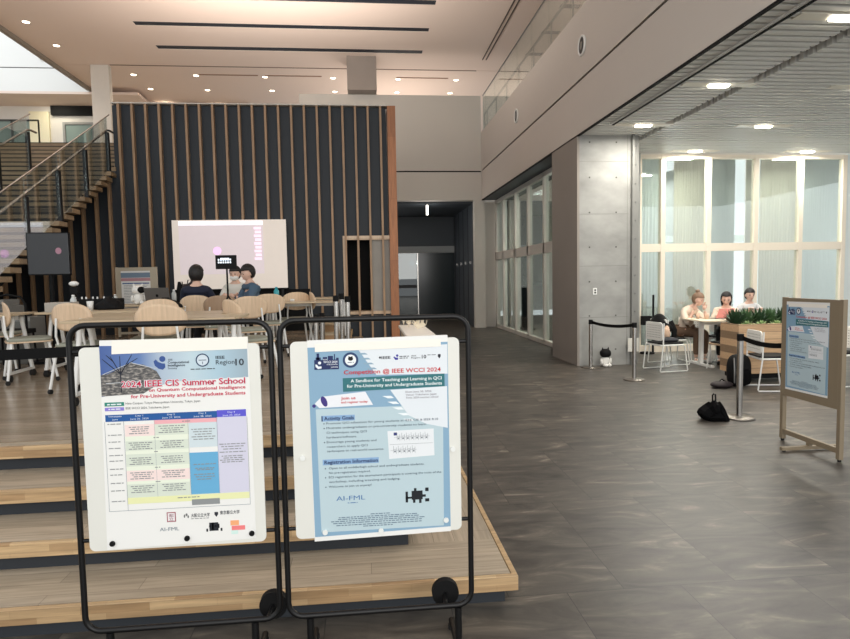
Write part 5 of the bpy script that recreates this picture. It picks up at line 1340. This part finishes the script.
    sh = skin_mb([V[n] for n in sn], [(si[a], si[b]) for a, b in (('waist0', 'waist'), ('waist', 'chest'), ('chest', 'yoke'), ('yoke', 'nk'), ('yoke', 'shL'), ('shL', 'elL'), ('elL', 'wL'), ('yoke', 'shR'), ('shR', 'elR'), ('elR', 'wR'))], [rs[n] for n in sn], 0, 2)
    build('shirt', sh, shirt, t)
    tn = ['pelvis', 'hipL', 'knL', 'aL', 'hipR', 'knR', 'aR']; V['aL'] = V['knL'].lerp(V['anL'], 0.9); V['aR'] = V['knR'].lerp(V['anR'], 0.9)
    ti = {n: i for i, n in enumerate(tn)}
    tr = skin_mb([V[n] for n in tn], [(ti[a], ti[b]) for a, b in (('pelvis', 'hipL'), ('hipL', 'knL'), ('knL', 'aL'), ('pelvis', 'hipR'), ('hipR', 'knR'), ('knR', 'aR'))], [(0.145, 0.125), 0.096, 0.07, 0.05, 0.096, 0.07, 0.05], 0, 2)
    build('trousers', tr, trousers or M_blackm, t)
    for sd in ('L', 'R'):
        a = V['an'+sd]; f = (V['kn'+sd]-V['hip'+sd]); f.z = 0; f = f.normalized() if f.length > 0.05 else Vector((0, -1, 0))
        s_ = skin_mb([a+Vector((0, 0, -0.04)), a+Vector((0, 0, -0.062)), a+Vector((0, 0, -0.064))+f*0.15], [(0, 1), (1, 2)], [0.042, 0.045, (0.036, 0.044)]); build('shoe', s_, shoe or M_blackm, t)
    # hair
    def hf(p):
        q = Vector((p.x, p.y, p.z))
        if hair == 'long':
            if p.y < -0.1 and p.z < 0.42: q.y = -0.1+0.3*(p.y+0.1); q.x = q.x*1.0; 
            if p.z < -0.2: q.z *= 1.9; q.y = max(q.y, -0.05)
        else:
            if p.y < 0.0 and p.z < 0.24: q.y = 0.18*p.y; 
            if p.z < -0.8: q.z = -0.8+0.2*(p.z+0.8)
        return q
    hm = hair_m or M_hair
    hr = MB().sphere(V['head']+RH @ Vector((0, 0.012, 0.022)), (0.094, 0.110, 0.120), 26, 20, hf, 0, RH)
    hb = build('hair', hr, hm, t)
    if hair == 'bun': build('hair_bun', MB().sphere(V['head']+RH @ Vector((0, 0.05, 0.145)), (0.04, 0.04, 0.035)), hm, hb)
    H = V['head']
    for s in (-1, 1):
        e = build('eye', MB().sphere(H+RH @ Vector((s*0.03, -0.083, 0.005)), (0.012, 0.008, 0.006), 10, 8, None, 0, RH), M_hair, t)
        build('eyebrow', MB().sphere(H+RH @ Vector((s*0.031, -0.086, 0.026)), (0.016, 0.005, 0.003), 10, 6, None, 0, RH), hm, e)
    if mask: build('face_mask', MB().sphere(H+RH @ Vector((0, -0.045, -0.05)), (0.066, 0.062, 0.048), 18, 12, None, 0, RH), mat('mask_white', (230, 230, 226), 0.8), t)
    else: build('mouth', MB().sphere(H+RH @ Vector((0, -0.089, -0.058)), (0.02, 0.006, 0.006), 10, 6, None, 0, RH), mat('lips', (168, 92, 86), 0.5), t)
    return t

def seated(px, py, zs, face, armfwd=0.3, lean=0.0, z0=0.0, scale=1.0, headup=0.0, hunch=0.0, handz=None, spread=0.0):
    """seated skeleton facing direction angle `face` (0 = -y towards camera), seat height zs above z0"""
    R = Matrix.Rotation(face, 3, 'Z'); B = Vector((px, py, z0))
    def W(x, y, z): return B+R @ Vector((x*scale, y*scale, 0))+Vector((0, 0, z))
    s = scale; pz = zs+0.09; hz = handz or (zs+0.30)
    J = dict(pelvis=W(0, 0, pz), chest=W(0, -0.10*lean-0.02, pz+0.36*s), neck=W(0, -0.22*lean-0.02, pz+0.515*s), head=W(0, -0.30*lean-0.04, pz+0.628*s+headup))
    for n, sx in (('L', -1), ('R', 1)):
        J['sh'+n] = W(sx*0.165, -0.12*lean-0.01, pz+0.395*s); J['el'+n] = W(sx*(0.235+spread), -0.14-0.15*lean, pz+0.17*s); J['wr'+n] = W(sx*0.13, -0.14-armfwd, hz)
        J['hip'+n] = W(sx*0.09, -0.03, pz); J['kn'+n] = W(sx*0.12, -0.42, pz-0.01); J['an'+n] = W(sx*0.12, -0.40, 0.095)
    J['z0'] = z0
    return {k: (v if k == 'z0' else tuple(v)) for k, v in J.items()}
ZS = STG+0.004
navy = mat('navy_shirt', (22, 28, 48), 0.85)
person('person in a dark navy top seated with back to the camera before the screen', seated(-2.16, 8.02, 0.44, PI, 0.28, 0.1, ZS, 0.86, handz=0.76), navy, mat('dark_trousers', (30, 30, 34), 0.9), 'short', gaze=PI-0.1)
person('person in a white face mask and white shirt facing the camera', seated(-2.03, 9.85, 0.45, 0.0, 0.28, 0.1, ZS, 0.88, handz=0.76), mat('white_shirt', (214, 212, 204), 0.85), mat('dark_trousers', (30, 30, 34), 0.9), 'short', mask=True, gaze=-0.15, tilt=0.15)
person('person in a blue-grey shirt with bowl-cut black hair, seated right and turned left', seated(-1.62, 8.95, 0.46, -1.0, 0.2, 0.1, ZS, 0.86, handz=0.76), mat('blue_grey_shirt', (70, 92, 112), 0.85), mat('dark_trousers', (30, 30, 34), 0.9), 'short', gaze=-0.95, tilt=0.25)
# right-hand group
Jw = seated(5.80, 10.45, 0.455, 0.35, 0.2, 1.0, 0.0, 0.92, handz=0.93)
Jw['wrR'] = tuple(Vector(Jw['head'])+Vector((0.05, -0.12, -0.19))); Jw['elR'] = tuple(Vector(Jw['chest'])+Vector((0.17, -0.30, -0.14)))
person('person in a cream top with a hair bun, chin on hand at the cafe table', Jw, mat('cream_top', (222, 204, 186), 0.85), mat('brown_trousers', (112, 88, 70), 0.9), 'bun', mat('light_brown_hair', (126, 100, 80), 0.6), gaze=0.5, tilt=0.25, shoe=M_whitemetal, sleeve=0.3)
person('person with long black hair in a cream top behind the planter', seated(6.40, 10.12, 0.475, -0.5, 0.25, 0.4, 0.0, 0.9, handz=0.88), mat('cream_top', (222, 204, 186), 0.85), M_blackm, 'long', gaze=-0.5, tilt=0.3)
person('person with short black hair in a grey shirt, rightmost behind the planter', seated(7.28, 10.80, 0.47, -0.3, 0.25, 0.2, 0.0, 0.96, handz=0.88), mat('pale_grey_shirt', (196, 196, 196), 0.85), M_blackm, 'short', gaze=-0.2, tilt=0.1)
for (x, y, rz, lab) in ((6.40, 10.12, PI-0.5, 'white tube chair behind the planter under the long-haired person'), (7.28, 10.80, PI-0.3, 'white tube chair behind the planter under the rightmost person')): dup(sc, (x, y, 0), rz, lab)
